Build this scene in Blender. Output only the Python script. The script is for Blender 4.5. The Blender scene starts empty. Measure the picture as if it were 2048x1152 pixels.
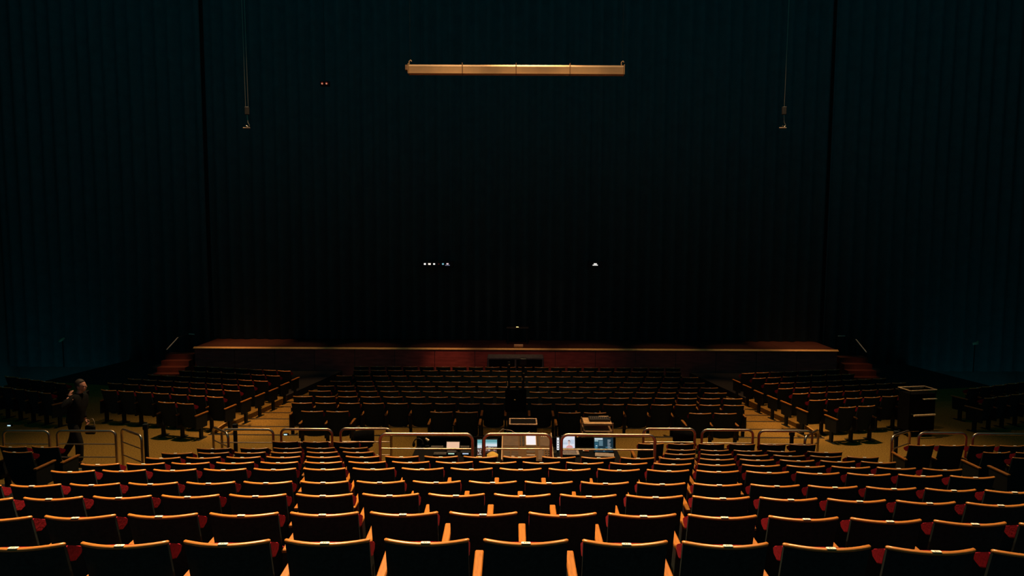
import bpy, bmesh, math, random
from mathutils import Vector, Matrix, Euler
random.seed(7)
SC = bpy.context.scene
COL = SC.collection
R = math.radians

# ------------------------------------------------------------------ camera
W, H, F = 2048.0, 1152.0, 1365.0
CAMZ = 4.84
TH, PS, RO = R(5.0), R(0.336), R(0.22)
fwd = Vector((-math.sin(PS) * math.cos(TH), math.cos(PS) * math.cos(TH), -math.sin(TH)))
r0 = Vector((math.cos(PS), math.sin(PS), 0))
u0 = r0.cross(fwd)
rgt = r0 * math.cos(RO) + u0 * math.sin(RO)
upv = u0 * math.cos(RO) - r0 * math.sin(RO)
CP = Vector((0, 0, CAMZ))
cd = bpy.data.cameras.new('camera')
cd.sensor_width = 36.0
cd.lens = F / W * 36.0
cd.clip_end = 200
cam = bpy.data.objects.new('camera', cd)
COL.objects.link(cam)
cam.matrix_world = Matrix(((rgt.x, upv.x, -fwd.x, CP.x), (rgt.y, upv.y, -fwd.y, CP.y), (rgt.z, upv.z, -fwd.z, CP.z), (0, 0, 0, 1)))
SC.camera = cam

def ray(px, py):
    return fwd + rgt * ((px - W / 2) / F) - upv * ((py - H / 2) / F)
def PY(px, py, y):                      # the point of the hall seen at a pixel, at depth y
    d = ray(px, py); return CP + d * (y / d.y)
def PZ(px, py, z):                      # ... at height z
    d = ray(px, py); return CP + d * ((z - CAMZ) / d.z)

# ------------------------------------------------------------------ light
SC.view_settings.view_transform = 'Standard'
SC.view_settings.look = 'None'
SC.view_settings.gamma = 1.0
SC.view_settings.use_curve_mapping = False
SC.view_settings.exposure = 0.0
wd = bpy.data.worlds.new('world'); SC.world = wd; wd.use_nodes = True
bg = wd.node_tree.nodes['Background']
bg.inputs[0].default_value = (0.10, 0.84, 1.0, 1)
bg.inputs[1].default_value = 0.060
WARM = (1.0, 0.63, 0.30)
def spot(name, loc, aim, power, ang, blend=0.6, rad=0.12, col=WARM):
    l = bpy.data.lights.new(name, 'SPOT')
    l.energy = power; l.color = col; l.spot_size = R(ang); l.spot_blend = blend; l.shadow_soft_size = rad
    o = bpy.data.objects.new(name, l); COL.objects.link(o)
    o.location = loc
    o.rotation_euler = (Vector(aim) - Vector(loc)).to_track_quat('-Z', 'Y').to_euler()
    return o
spot('house_light', (-2.8, 7.8, 10.5), (-2.6, 5.6, 2.0), 10500, 80, 1.0)
spot('house_light', (3.0, 7.8, 10.5), (2.7, 5.6, 2.0), 5200, 78, 1.0)
spot('house_light', (0.3, 14.0, 11.0), (0.2, 11.3, 0.5), 4200, 50, 1.0)
spot('house_light', (-5.6, 15.3, 11.0), (-6.0, 13.4, 0), 3900, 62, 1.0)
spot('house_light', (5.6, 15.3, 11.0), (5.8, 13.4, 0), 4600, 60, 1.0)
spot('house_light', (0.0, 19.0, 13.0), (0.0, 18.6, 0), 900, 60, 1.0, col=(1.0, 0.42, 0.22))
for sx in (-1, 1):
    for y, x_, pw in ((16.3, 6.7, 3900), (18.2, 6.7, 4600), (20.2, 6.7, 4600), (22.2, 6.9, 1600)):
        spot('aisle_fill', (sx * x_, y, 11.5), (sx * x_, y, -0.3), pw, 15, 1.0, 0.1, (1.0, 0.50, 0.20))  # unseen spots added to light the aisle steps and end armrests
    spot('block_fill', (sx * 9.6, 19.8, 12.0), (sx * 9.2, 18.8, -0.2), 90, 46, 1.0, 0.1, (1.0, 0.46, 0.24))  # added unseen spots that faintly lift the angled and outer seat blocks
    spot('block_fill', (sx * 11.5, 17.0, 11.0), (sx * 10.6, 14.6, -0.2), 110, 62, 1.0, 0.1, (1.0, 0.52, 0.24))
for sx in (-1, 1):
    spot('handrail_fill', (sx * 13.0, 24.2, 8.0), (sx * 12.9, 25.3, 0.6), 330 if sx < 0 else 260, 12, 1.0, 0.05, (1.0, 0.62, 0.35))  # narrow spot without a fixture, added to brighten the stage handrail
for x in (-1.75, -0.6, 0.6, 1.7):
    spot('beam_fill', (x, 10.6, 13.2), (x, 14.0, 8.05), 1150 if x < -1 else (850 if x > 1 else 760), 24, 0.8, 0.05)  # unseen spots added only to light the hanging housing
for i in range(9):
    x = -11.0 + 2.75 * i
    spot('edge_fill', (x, 24.45, 12.0), (x, 24.62, 0.3), 800, 15, 1.0, 0.05, (1.0, 0.52, 0.2))  # added row of tight spots so the stage edge catches light
spot('stage_light', (-10.2, 25.2, 9.0), (-10.3, 25.7, 0.4), 1900, 26, 1.0, 0.05, (1.0, 0.42, 0.16))
spot('stage_light', (10.5, 25.2, 9.0), (10.6, 25.7, 0.4), 1600, 26, 1.0, 0.05, (1.0, 0.42, 0.16))
spot('stage_light', (-2.6, 20.0, 6.5), (-2.5, 24.6, -0.1), 420, 15, 1.0, 0.05, (1.0, 0.40, 0.2))
spot('stage_light', (0.0, 18.5, 9.0), (0.0, 24.6, -0.1), 420, 46, 1.0, 0.05, (1.0, 0.36, 0.22))
spot('step_light', (-12.2, 22.2, 4.5), (-12.28, 24.0, 0.0), 900, 17, 1.0, 0.05, (1.0, 0.36, 0.16))
spot('step_light', (12.4, 22.2, 4.5), (12.3, 24.0, 0.0), 420, 17, 1.0, 0.05, (1.0, 0.36, 0.16))

# ------------------------------------------------------------------ materials
MATS = {}
def mat(name, col, rough=0.6, metal=0.0, var=0.25, scale=12.0, bump=0.0, emit=0.0, spec=0.5, stretch=(1, 1, 1), coord='Object'):
    if name in MATS: return MATS[name]
    m = bpy.data.materials.new(name); m.use_nodes = True
    nt = m.node_tree; b = nt.nodes['Principled BSDF']
    b.inputs['Roughness'].default_value = rough
    b.inputs['Metallic'].default_value = metal
    b.inputs['Specular IOR Level'].default_value = spec
    c = (col[0], col[1], col[2], 1)
    if emit > 0:
        b.inputs['Base Color'].default_value = (0, 0, 0, 1)
        b.inputs['Emission Color'].default_value = c
        b.inputs['Emission Strength'].default_value = emit
        MATS[name] = m; return m
    tc = nt.nodes.new('ShaderNodeTexCoord'); mp = nt.nodes.new('ShaderNodeMapping')
    mp.inputs['Scale'].default_value = stretch
    nz = nt.nodes.new('ShaderNodeTexNoise'); nz.inputs['Scale'].default_value = scale; nz.inputs['Detail'].default_value = 4
    rp = nt.nodes.new('ShaderNodeValToRGB')
    rp.color_ramp.elements[0].position = 0.3; rp.color_ramp.elements[1].position = 0.7
    rp.color_ramp.elements[0].color = tuple(v * (1 - var) for v in col) + (1,)
    rp.color_ramp.elements[1].color = tuple(min(1, v * (1 + var)) for v in col) + (1,)
    nt.links.new(tc.outputs[coord], mp.inputs[0]); nt.links.new(mp.outputs[0], nz.inputs[0])
    nt.links.new(nz.outputs[0], rp.inputs[0]); nt.links.new(rp.outputs[0], b.inputs['Base Color'])
    if bump > 0:
        bp = nt.nodes.new('ShaderNodeBump'); bp.inputs['Strength'].default_value = bump; bp.inputs['Distance'].default_value = 0.01
        nt.links.new(nz.outputs[0], bp.inputs['Height']); nt.links.new(bp.outputs[0], b.inputs['Normal'])
    MATS[name] = m; return m

wood = mat('varnished_wood', (0.28, 0.102, 0.012), 0.42, 0, 0.22, 9, stretch=(9, 1.2, 9))
rimwood = mat('rim_wood', (0.43, 0.170, 0.032), 0.30, 0, 0.15, 9, stretch=(1.2, 9, 9))
red = mat('red_upholstery', (0.19, 0.0035, 0.014), 0.9, 0, 0.25, 60, 0.3, spec=0.15)
backf = mat('dark_seat_back', (0.021, 0.031, 0.034), 0.95, 0, 0.2, 40, 0.15, spec=0.05)
ironm = mat('black_iron', (0.012, 0.017, 0.018), 0.6, 0, 0.2, 20, spec=0.2)
platem = mat('seat_number_enamel', (0.92, 0.88, 0.78), 0.35, 0, 0.05, 20)
ink = mat('number_ink', (0.06, 0.03, 0.02), 0.6, 0, 0.1, 20)
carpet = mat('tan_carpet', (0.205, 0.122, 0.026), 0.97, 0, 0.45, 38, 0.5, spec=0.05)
carpet_shade = mat('shaded_tier_carpet', (0.035, 0.033, 0.032), 0.97, 0, 0.4, 38, 0.4, spec=0.05)  # carpet darkened to cut bounce between rows and put shade into far steps
carpet_d = mat('dark_nosing', (0.03, 0.028, 0.025), 0.8, 0, 0.3, 20, spec=0.1)
steel = mat('brushed_steel', (0.58, 0.45, 0.33), 0.33, 1.0, 0.08, 14)
blk = mat('black_plastic', (0.018, 0.018, 0.019), 0.5, 0, 0.2, 30, spec=0.25)
blkcloth = mat('black_cloth', (0.007, 0.007, 0.0075), 0.95, 0, 0.2, 25, 0.2, spec=0.05)
drape = mat('black_drape', (0.055, 0.12, 0.13), 0.95, 0, 0.12, 3, 0.2, spec=0.02)
wallm = mat('black_wall', (0.115, 0.125, 0.125), 0.95, 0, 0.1, 2, spec=0.02)
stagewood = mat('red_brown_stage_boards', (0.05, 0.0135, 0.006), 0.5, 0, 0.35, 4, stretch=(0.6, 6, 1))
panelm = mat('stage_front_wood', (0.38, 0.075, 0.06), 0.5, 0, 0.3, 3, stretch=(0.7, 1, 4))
brass = mat('brass_edge', (0.72, 0.46, 0.15), 0.45, 0.2, 0.1, 10)
cream = mat('cream_housing', (0.62, 0.40, 0.21), 0.45, 0, 0.06, 6)
consm = mat('console_bronze_panel', (0.14, 0.070, 0.022), 0.6, 0, 0.15, 25, spec=0.15)
consd = mat('console_dark_slot', (0.05, 0.04, 0.035), 0.6, 0, 0.2, 30)
capm = mat('pale_fader_caps', (0.85, 0.74, 0.60), 0.5, 0, 0.1, 30)
grey = mat('grey_keyboard', (0.36, 0.29, 0.24), 0.55, 0, 0.2, 40)
keyd = mat('dark_keys', (0.12, 0.10, 0.085), 0.6, 0, 0.3, 40)
skin = mat('skin', (0.52, 0.24, 0.17), 0.6, 0, 0.08, 14)
hairm = mat('dark_hair', (0.03, 0.022, 0.018), 0.7, 0, 0.3, 60)
clothm = mat('black_clothing', (0.014, 0.015, 0.016), 0.95, 0, 0.2, 30, 0.2, spec=0.05)
trous = mat('black_trousers', (0.016, 0.017, 0.018), 0.95, 0, 0.2, 30, 0.2, spec=0.05)
orange = mat('orange_plastic', (0.75, 0.20, 0.04), 0.5, 0, 0.1, 20)
E = lambda n, c, s=1.0: mat(n, c, emit=s)

# ------------------------------------------------------------------ mesh helpers
class MB:
    """collects vertices and faces of one mesh"""
    def __init__(s): s.v = []; s.f = []; s.mi = []; s.sm = []
    def add(s, vs, fs, m=0, smooth=False):
        o = len(s.v); s.v += [tuple(v) for v in vs]
        for f in fs: s.f.append(tuple(i + o for i in f)); s.mi.append(m); s.sm.append(smooth)
        return s
    def box(s, x0, x1, y0, y1, z0, z1, m=0, c=0.0):
        if c <= 0:
            s.add([(x0, y0, z0), (x1, y0, z0), (x1, y1, z0), (x0, y1, z0), (x0, y0, z1), (x1, y0, z1), (x1, y1, z1), (x0, y1, z1)],
                  [(0, 3, 2, 1), (4, 5, 6, 7), (0, 1, 5, 4), (1, 2, 6, 5), (2, 3, 7, 6), (3, 0, 4, 7)], m)
        else:
            bm = bmesh.new(); bmesh.ops.create_cube(bm, size=1)
            for v in bm.verts:
                v.co = Vector(((x0 + x1) / 2 + v.co.x * (x1 - x0), (y0 + y1) / 2 + v.co.y * (y1 - y0), (z0 + z1) / 2 + v.co.z * (z1 - z0)))
            bmesh.ops.bevel(bm, geom=bm.edges[:], offset=c, segments=1, affect='EDGES')
            bm.verts.index_update()
            s.add([v.co[:] for v in bm.verts], [[v.index for v in f.verts] for f in bm.faces], m); bm.free()
        return s
    def loft(s, rings, m=0, smooth=True, caps=True):
        n = len(rings[0]); vs = [p for r in rings for p in r]; fs = []
        for i in range(len(rings) - 1):
            for j in range(n):
                a = i * n + j; b = i * n + (j + 1) % n
                fs.append((a, b, b + n, a + n))
        s.add(vs, fs, m, smooth)
        if caps:
            s.add(rings[0], [tuple(range(n - 1, -1, -1))], m, False); s.add(rings[-1], [tuple(range(n))], m, False)
        return s
    def tube(s, pts, r, n=8, m=0):
        pts = [Vector(p) for p in pts]; rings = []
        rs = r if isinstance(r, (list, tuple)) else [r] * len(pts)
        t0 = (pts[1] - pts[0]).normalized()
        ref = Vector((0, 0, 1)) if abs(t0.z) < 0.9 else Vector((1, 0, 0))
        a = t0.cross(ref).normalized()
        for i, p in enumerate(pts):
            if i == 0: t = t0
            elif i == len(pts) - 1: t = (pts[i] - pts[i - 1]).normalized()
            else: t = ((pts[i + 1] - pts[i]).normalized() + (pts[i] - pts[i - 1]).normalized()).normalized()
            a = (a - t * a.dot(t)).normalized(); b = t.cross(a)
            rings.append([p + (a * math.cos(2 * math.pi * k / n) + b * math.sin(2 * math.pi * k / n)) * rs[i] for k in range(n)])
        return s.loft(rings, m)
    def cyl(s, c, r, h, n=12, m=0):
        return s.tube([(c[0], c[1], c[2]), (c[0], c[1], c[2] + h)], r, n, m)
    def ball(s, c, r, m=0, nu=10, nv=7, sc=(1, 1, 1)):
        vs = []; fs = []
        for i in range(1, nv):
            for j in range(nu):
                t = math.pi * i / nv; p = 2 * math.pi * j / nu
                vs.append((c[0] + r * sc[0] * math.sin(t) * math.cos(p), c[1] + r * sc[1] * math.sin(t) * math.sin(p), c[2] + r * sc[2] * math.cos(t)))
        for i in range(nv - 2):
            for j in range(nu):
                a = i * nu + j; b = i * nu + (j + 1) % nu
                fs.append((a, a + nu, b + nu, b))
        k = len(vs); vs += [(c[0], c[1], c[2] + r * sc[2]), (c[0], c[1], c[2] - r * sc[2])]
        for j in range(nu):
            fs.append((k, j, (j + 1) % nu)); o = (nv - 2) * nu
            fs.append((k + 1, o + (j + 1) % nu, o + j))
        return s.add(vs, fs, m, True)
    def mesh(s, name, mats):
        me = bpy.data.meshes.new(name); me.from_pydata(s.v, [], s.f)
        for m in (mats if isinstance(mats, (list, tuple)) else [mats]): me.materials.append(m)
        me.polygons.foreach_set('material_index', s.mi); me.polygons.foreach_set('use_smooth', s.sm)
        me.update()
        return me
    def obj(s, name, mats, parent=None, loc=None, rot=None):
        o = bpy.data.objects.new(name, s.mesh(name, mats)); COL.objects.link(o)
        if parent: o.parent = parent
        if loc is not None: o.location = loc
        if rot is not None: o.rotation_euler = rot
        return o
    def xf(s, M, start=0):
        for i in range(start, len(s.v)): s.v[i] = tuple(M @ Vector(s.v[i]))
        return s

def thing(name, label, cat, loc=(0, 0, 0), rz=0.0, group=None):
    o = bpy.data.objects.new(name, None); COL.objects.link(o); o.empty_display_size = 0.2
    o.location = loc; o.rotation_euler = (0, 0, rz)
    o['label'] = label; o['category'] = cat
    if group: o['group'] = group
    return o
def tag(o, label, cat, group=None):
    o['label'] = label; o['category'] = cat
    if group: o['group'] = group
    return o
def struct(o): o['kind'] = 'structure'; return o
def boxo(name, m, dims, parent=None, c=0.0):
    return MB().box(*dims, c=c).obj(name, m, parent)
ORD = ['', 'first', 'second', 'third', 'fourth', 'fifth', 'sixth', 'seventh', 'eighth', 'ninth', 'tenth', 'eleventh', 'twelfth', 'thirteenth',
       'fourteenth', 'fifteenth', 'sixteenth', 'seventeenth', 'eighteenth', 'nineteenth', 'twentieth', 'twenty-first', 'twenty-second']

# ------------------------------------------------------------------ the hall: floors
ROWY = [3.72, 4.68, 5.66, 6.68, 7.66, 8.63, 9.59, 10.56, 11.53]
ROWZ = [0.94 + 1.25, 1.94, 1.69, 1.42, 1.19, 0.94, 0.68, 0.42, 0.17]
ROWZ = [CAMZ - h - 0.87 for h in (1.779, 2.029, 2.284, 2.558, 2.775, 3.037, 3.293, 3.55, 3.80)]
# crossing floor with the first side platforms at the same level
mb = MB()
poly = [(-20, 12.0), (20, 12.0), (20, 19.4), (7.2, 16.65), (7.2, 15.6), (-7.2, 15.6), (-7.2, 16.65), (-20, 19.4)]
n = len(poly)
vs = [(x, y, 0) for x, y in poly] + [(x, y, -1.2) for x, y in poly]
mb.add(vs, [tuple(range(n)), tuple(range(2 * n - 1, n - 1, -1))] + [(i, i + n, (i + 1) % n + n, (i + 1) % n) for i in range(n)])
# console bay floor
mb.box(-2.45, 2.55, 10.3, 12.0, -1.2, 0)
floor = struct(mb.obj('floor', carpet))
# raked platforms of the main tier
for k in range(9):
    y0, y1 = ROWY[k] - 0.30, (ROWY[k] + 0.67 if k < 8 else 12.0)
    if k == 0: y0 = -1.0
    z = ROWZ[k]
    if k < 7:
        boxo('step', carpet_shade, (-12, 12, y0, y1, -1.2, z), floor)
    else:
        boxo('step', carpet_shade, (-12, -2.45, y0, y1, -1.2, z), floor)
        boxo('step', carpet_shade, (2.55, 12, y0, y1, -1.2, z), floor)
# shallow steps of the aisles and the centre block in front
TZ = [-0.1, -0.19, -0.30, -0.40, -0.51, -0.56, -0.60, -0.69]
for k, z in enumerate(TZ):
    y0 = 15.6 + k * 1.0; y1 = 16.6 + k if k < 7 else 24.6
    boxo('step', carpet, (-7.9, 7.9, y0, y1, -1.6, z), floor)
    boxo('nosing', carpet_d, (-7.19, 7.19, y0 - 0.05 if k else y0 - 0.06, y0 + 0.012, (0 if k == 0 else TZ[k - 1]) - 0.03, (0 if k == 0 else TZ[k - 1]) + 0.006), floor)
PHI = R(12); PSIDE = 0.49
SIDEZ = [0, -0.08, -0.17, -0.27, -0.33, -0.39]
SIDEY = [15.62, 16.58, 17.5, 18.5, 19.45, 20.4]
for sgn in (-1, 1):
    for k in range(1, 6):
        o = boxo('step', carpet if k < 5 else carpet_shade, (-9, 0.05, -0.38, (0.64 if k < 5 else 4.5), -1.2, SIDEZ[k]) if sgn < 0 else (-0.05, 9, -0.38, (0.64 if k < 5 else 4.5), -1.2, SIDEZ[k]), floor)
        o.location = (sgn * 7.2, SIDEY[k] + 0.46, 0); o.rotation_euler = (0, 0, sgn * PHI)
# metal edge strips where the side platforms meet the aisles
for sgn in (-1, 1):
    boxo('nosing', brass, (sgn * 7.2 - 0.012, sgn * 7.2 + 0.012, 15.62, 16.65, -0.005, 0.008), floor)

wl = struct(boxo('wall_left', wallm, (-20.3, -20, -1, 27, -1.6, 17)))
wr = struct(boxo('wall_right', wallm, (20, 20.3, -1, 27, -1.6, 17)))
wb = struct(boxo('wall_back', wallm, (-20.3, 20.3, 27.0, 27.3, -1.6, 17)))

# ------------------------------------------------------------------ stage
SX0, SX1, SY, SZ = -11.75, 11.7, 24.6, 0.47
stage = thing('stage', 'long low wooden stage across the far end of the hall', 'stage', (0, SY, -0.69))
dz = SZ + 0.69
# boards run across the depth of the apron
nb = 24
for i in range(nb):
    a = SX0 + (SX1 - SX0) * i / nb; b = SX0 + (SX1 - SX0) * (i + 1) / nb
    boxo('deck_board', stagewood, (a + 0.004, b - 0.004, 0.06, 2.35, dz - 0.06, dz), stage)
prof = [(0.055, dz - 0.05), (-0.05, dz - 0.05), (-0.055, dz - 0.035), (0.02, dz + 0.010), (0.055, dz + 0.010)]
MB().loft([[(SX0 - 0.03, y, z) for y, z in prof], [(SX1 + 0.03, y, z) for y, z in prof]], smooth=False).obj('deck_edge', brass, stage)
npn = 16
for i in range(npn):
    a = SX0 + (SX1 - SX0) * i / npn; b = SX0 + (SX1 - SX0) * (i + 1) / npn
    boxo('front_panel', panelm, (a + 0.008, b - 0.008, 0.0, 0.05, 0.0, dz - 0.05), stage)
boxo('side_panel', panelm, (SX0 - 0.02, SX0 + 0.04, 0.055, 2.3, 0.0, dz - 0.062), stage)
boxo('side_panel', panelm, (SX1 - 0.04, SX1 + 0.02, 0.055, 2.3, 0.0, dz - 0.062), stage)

# folded black drape closing the stage
def curtain(x0, x1, y, z0, z1, folds):
    rings = []; nx = folds * 6
    pts = [(x0 + (x1 - x0) * i / nx, y + 0.07 * math.sin(i * math.pi / 3) + 0.03 * math.sin(i * 0.37)) for i in range(nx + 1)]
    mb = MB()
    vs = [(x, yy, z0) for x, yy in pts] + [(x, yy, z1) for x, yy in pts] + [(x, yy + 0.03, z0) for x, yy in pts] + [(x, yy + 0.03, z1) for x, yy in pts]
    n = nx + 1
    fs = [(i, i + 1, n + i + 1, n + i) for i in range(nx)] + [(2 * n + i, 3 * n + i, 3 * n + i + 1, 2 * n + i + 1) for i in range(nx)]
    fs += [(0, n, 3 * n, 2 * n), (nx, 2 * n + nx, 3 * n + nx, n + nx)]
    fs += [(n + i, n + i + 1, 3 * n + i + 1, 3 * n + i) for i in range(nx)] + [(i, 2 * n + i, 2 * n + i + 1, i + 1) for i in range(nx)]
    mb.add(vs, fs, 0, True)
    return mb
tag(curtain(-19.9, -11.95, 26.35, -0.65, 16.5, 16).obj('stage_curtain', drape), 'black pleated drape filling the dark to the left of the stage', 'curtain', 'black stage drapes')
tag(curtain(-11.85, 11.85, 26.45, 0.49, 16.5, 50).obj('stage_curtain', drape), 'wide black pleated drape hanging closed across the stage', 'curtain', 'black stage drapes')
tag(curtain(11.95, 19.9, 26.35, -0.65, 16.5, 16).obj('stage_curtain', drape), 'black pleated drape filling the dark to the right of the stage', 'curtain', 'black stage drapes')

# stairs up to the stage at both ends, with handrails
for sgn, word in ((-1, 'left'), (1, 'right')):
    st = thing('stage_stairs', f'red-brown steps climbing to the {word} end of the stage', 'stairs', (sgn * 12.28, 23.3, -0.69), 0, 'steps up to the stage')
    for j in range(5):
        boxo('step', stagewood, (-0.5, 0.5, j * 0.3, 1.6, j * 0.18, (j + 1) * 0.18), st)
    palerail = mat('pale_rail', (0.75, 0.62, 0.45), 0.5)
    hr = thing('handrail', f'thin pale handrail sloping up beside the {word} stage steps', 'handrail', (sgn * 12.86, 23.3, -0.69), 0, 'stage step handrails')
    a = PY(333 if sgn < 0 else 1733, 700 if sgn < 0 else 705, 24.85); b = PY(356 if sgn < 0 else 1712, 675 if sgn < 0 else 679, 25.75)
    L = lambda p: (p.x - sgn * 12.86, p.y - 23.3, p.z + 0.69)
    MB().tube([L(a), L(b)], 0.022, 8).obj('rail', palerail, hr)
    c = PY(378 if sgn < 0 else 1690, 668 if sgn < 0 else 672, 26.0); e = PY(389 if sgn < 0 else 1676, 669 if sgn < 0 else 672, 26.0)
    MB().tube([L(b), L(c)], 0.014, 6).obj('bend', ironm, hr)
    MB().tube([L(c), L(e)], 0.020, 8).obj('rail', palerail, hr)
    for p in (a, b):
        q = L(p); MB().tube([(q[0], q[1], 0), q], 0.018, 6).obj('post', ironm, hr)
    q = L(c); MB().tube([(q[0], q[1], 0), q], 0.018, 6).obj('post', ironm, hr)

# things on and before the stage
p = PY(1037, 697, SY + 0.35)
t = thing('footlight', 'small pale box light at the middle of the stage edge', 'light', (p.x, SY + 0.18, SZ + 0.014))
MB().box(-0.17, 0.17, -0.09, 0.09, 0, 0.105, c=0.015).obj('housing', cream, t)
MB().box(-0.14, 0.14, -0.096, -0.0895, 0.02, 0.085).obj('front_grille', mat('grille_amber', (0.62, 0.34, 0.12), 0.5), t)
p0 = PY(975, 735, 24.1); p1 = PY(1087, 713, 24.1)
t = thing('subwoofer', 'black box speaker standing against the middle of the stage front', 'speaker', ((p0.x + p1.x) / 2, 24.15, -0.69))
w2 = (p1.x - p0.x) / 2
MB().box(-w2, w2, -0.3, 0.36, 0.0, p1.z + 0.69, c=0.02).obj('cabinet', mat('matt_black_paint', (0.10, 0.10, 0.10), 0.9, spec=0.05), t)
MB().box(-w2 + 0.06, -0.03, -0.315, -0.302, 0.1, p1.z + 0.63).obj('grille', blkcloth, t)
MB().box(0.03, w2 - 0.06, -0.315, -0.302, 0.1, p1.z + 0.63).obj('grille', blkcloth, t)
p = PY(1035, 655, 25.6)
t = thing('stage_table', 'narrow black table standing on the stage with a glint on top', 'table', (p.x, 25.7, SZ))
MB().box(-0.42, 0.42, -0.2, 0.2, p.z - SZ - 0.03, p.z - SZ, c=0.008).obj('top', blk, t)
for sx in (-1, 1):
    for sy in (-1, 1): MB().tube([(sx * 0.36, sy * 0.15, 0), (sx * 0.36, sy * 0.15, p.z - SZ - 0.03)], 0.018, 6).obj('leg', ironm, t)
t = tag(MB().box(-0.06, 0.06, -0.05, 0.05, 0, 0.03, c=0.008).obj('glint_chip', mat('polished_chrome', (0.8, 0.7, 0.55), 0.2, 1.0), None, (p.x, 25.6, p.z + 0.001)), 'tiny chrome chip added as the glint on the black stage table', 'box')  # small chrome block added to make the glint on the table top
t['label'] = 'tiny shiny metal box lying on the black stage table'; t.name = 'table_glint'

# dark equipment hung in front of the drape with little lit readouts
def readout_rack(px0, px1, py, label, lamps):
    a = PY(px0, py, 26.0); b = PY(px1, py, 26.0)
    t = thing('display_bar', label, 'display', ((a.x + b.x) / 2, 26.0, a.z - 0.12), 0, 'equipment bars hung before the drape')
    w = (b.x - a.x) / 2 + 0.12
    MB().box(-w, w, -0.02, 0.16, 0, 0.22, c=0.01).obj('case', blk, t)
    for sx in (-1, 1): MB().tube([(sx * (w - 0.05), 0.07, 0.22), (sx * (w - 0.05), 0.07, 15.17 - t.location.z)], 0.003, 5).obj('suspension_wire', ironm, t)
    for (x0, x1, y0, y1, c, s) in lamps:
        q0 = PY(x0, y1, 25.98); q1 = PY(x1, y0, 25.98)
        MB().box(q0.x - t.location.x, q1.x - t.location.x, -0.032, -0.021, q0.z - t.location.z, q1.z - t.location.z).obj('readout', E('readout_%d' % (hash(c) % 9999), c, s), t)
    return t
wh = (1, 0.97, 0.9); ww = (1.0, 0.84, 0.7); bl = (0.35, 0.85, 1.0); pk = (1.0, 0.75, 0.8)
readout_rack(847, 901, 528, 'hanging black bar with a row of six tiny bright readouts', [
    (848, 851.6, 526.4, 529.6, wh, 1.2), (856.5, 861.5, 526.4, 529.6, ww, 1.1), (866.5, 870, 526.6, 529.4, wh, 0.8), (876, 879, 527.3, 528.7, (0.5, 0.1, 0.08), 0.1),
    (884.3, 887.5, 526.6, 529.4, bl, 0.6), (893, 897, 526.4, 529.0, pk, 0.8), (890.5, 899.5, 530, 530.9, (0.6, 0.7, 1), 0.35)])
readout_rack(1183, 1198, 528, 'hanging black box with one tiny white double readout', [(1187.6, 1193.5, 526.8, 528.6, wh, 0.35), (1185.2, 1195.6, 529.6, 530.9, wh, 0.8)])

for i, (yy, dy) in enumerate(((26.07, 0), (14.02, 0), (16.0, 0), (21.06, 0))):
    struct(MB().tube([(-20, yy, 15.2), (20, yy, 15.2)], 0.04, 8).obj('trim_%d' % (i + 1), ironm))
# ------------------------------------------------------------------ the long housing overhead
a = PY(817, 124.5, 14.0); b = PY(1248, 128, 14.0)
zt = PY(1032, 129, 14.0).z; zb = PY(1032, 147, 14.0).z
Lh = (b.x - a.x); hh = zt - zb
t = thing('screen_housing', 'long slim cream housing in four sections hanging high in the dark', 'screen housing', (a.x, 14.0, zb), math.atan2(0, 1))
t.rotation_euler = (0, R(0.12), 0)
for i in range(4):
    x0 = Lh * i / 4 + 0.006; x1 = Lh * (i + 1) / 4 - 0.006
    prof = [(0, 0.012), (-0.008, hh * 0.62), (-0.012, hh * 0.78), (-0.004, hh * 0.9), (0.02, hh), (0.17, hh), (0.17, 0.012)]
    MB().loft([[(x0, y, z) for y, z in prof], [(x1, y, z) for y, z in prof]], smooth=False).obj('section', cream, t)
    MB().box(x0, x1, -0.014, 0.17, 0.0, 0.0115).obj('bottom_lip', cream, t)
for i in range(1, 4):
    MB().box(Lh * i / 4 - 0.007, Lh * i / 4 + 0.007, -0.036, 0.18, -0.004, hh + 0.03).obj('joint_band', mat('bronze_band', (0.22, 0.12, 0.06), 0.5), t)
for x in (-0.012, Lh + 0.0):
    MB().box(x, x + 0.012, -0.034, 0.18, -0.006, hh + 0.012).obj('end_cap', cream, t)
for x in (0.03, Lh - 0.03):
    MB().tube([(x - 0.02, 0.02, hh), (x - 0.02, 0.02, hh + 0.06), (x + 0.01, 0.02, hh + 0.085), (x + 0.03, 0.02, hh + 0.06)], 0.012, 6).obj('hook', cream, t)
    MB().tube([(x, 0.02, hh + 0.08), (x, 0.02, 7.1)], 0.002, 5).obj('suspension_wire', ironm, t)
MB().box(-0.07, -0.013, 0.0, 0.15, hh * 0.35, hh * 0.95, c=0.008).obj('motor_box', mat('brown_motor', (0.30, 0.16, 0.08), 0.6), t)

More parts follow.
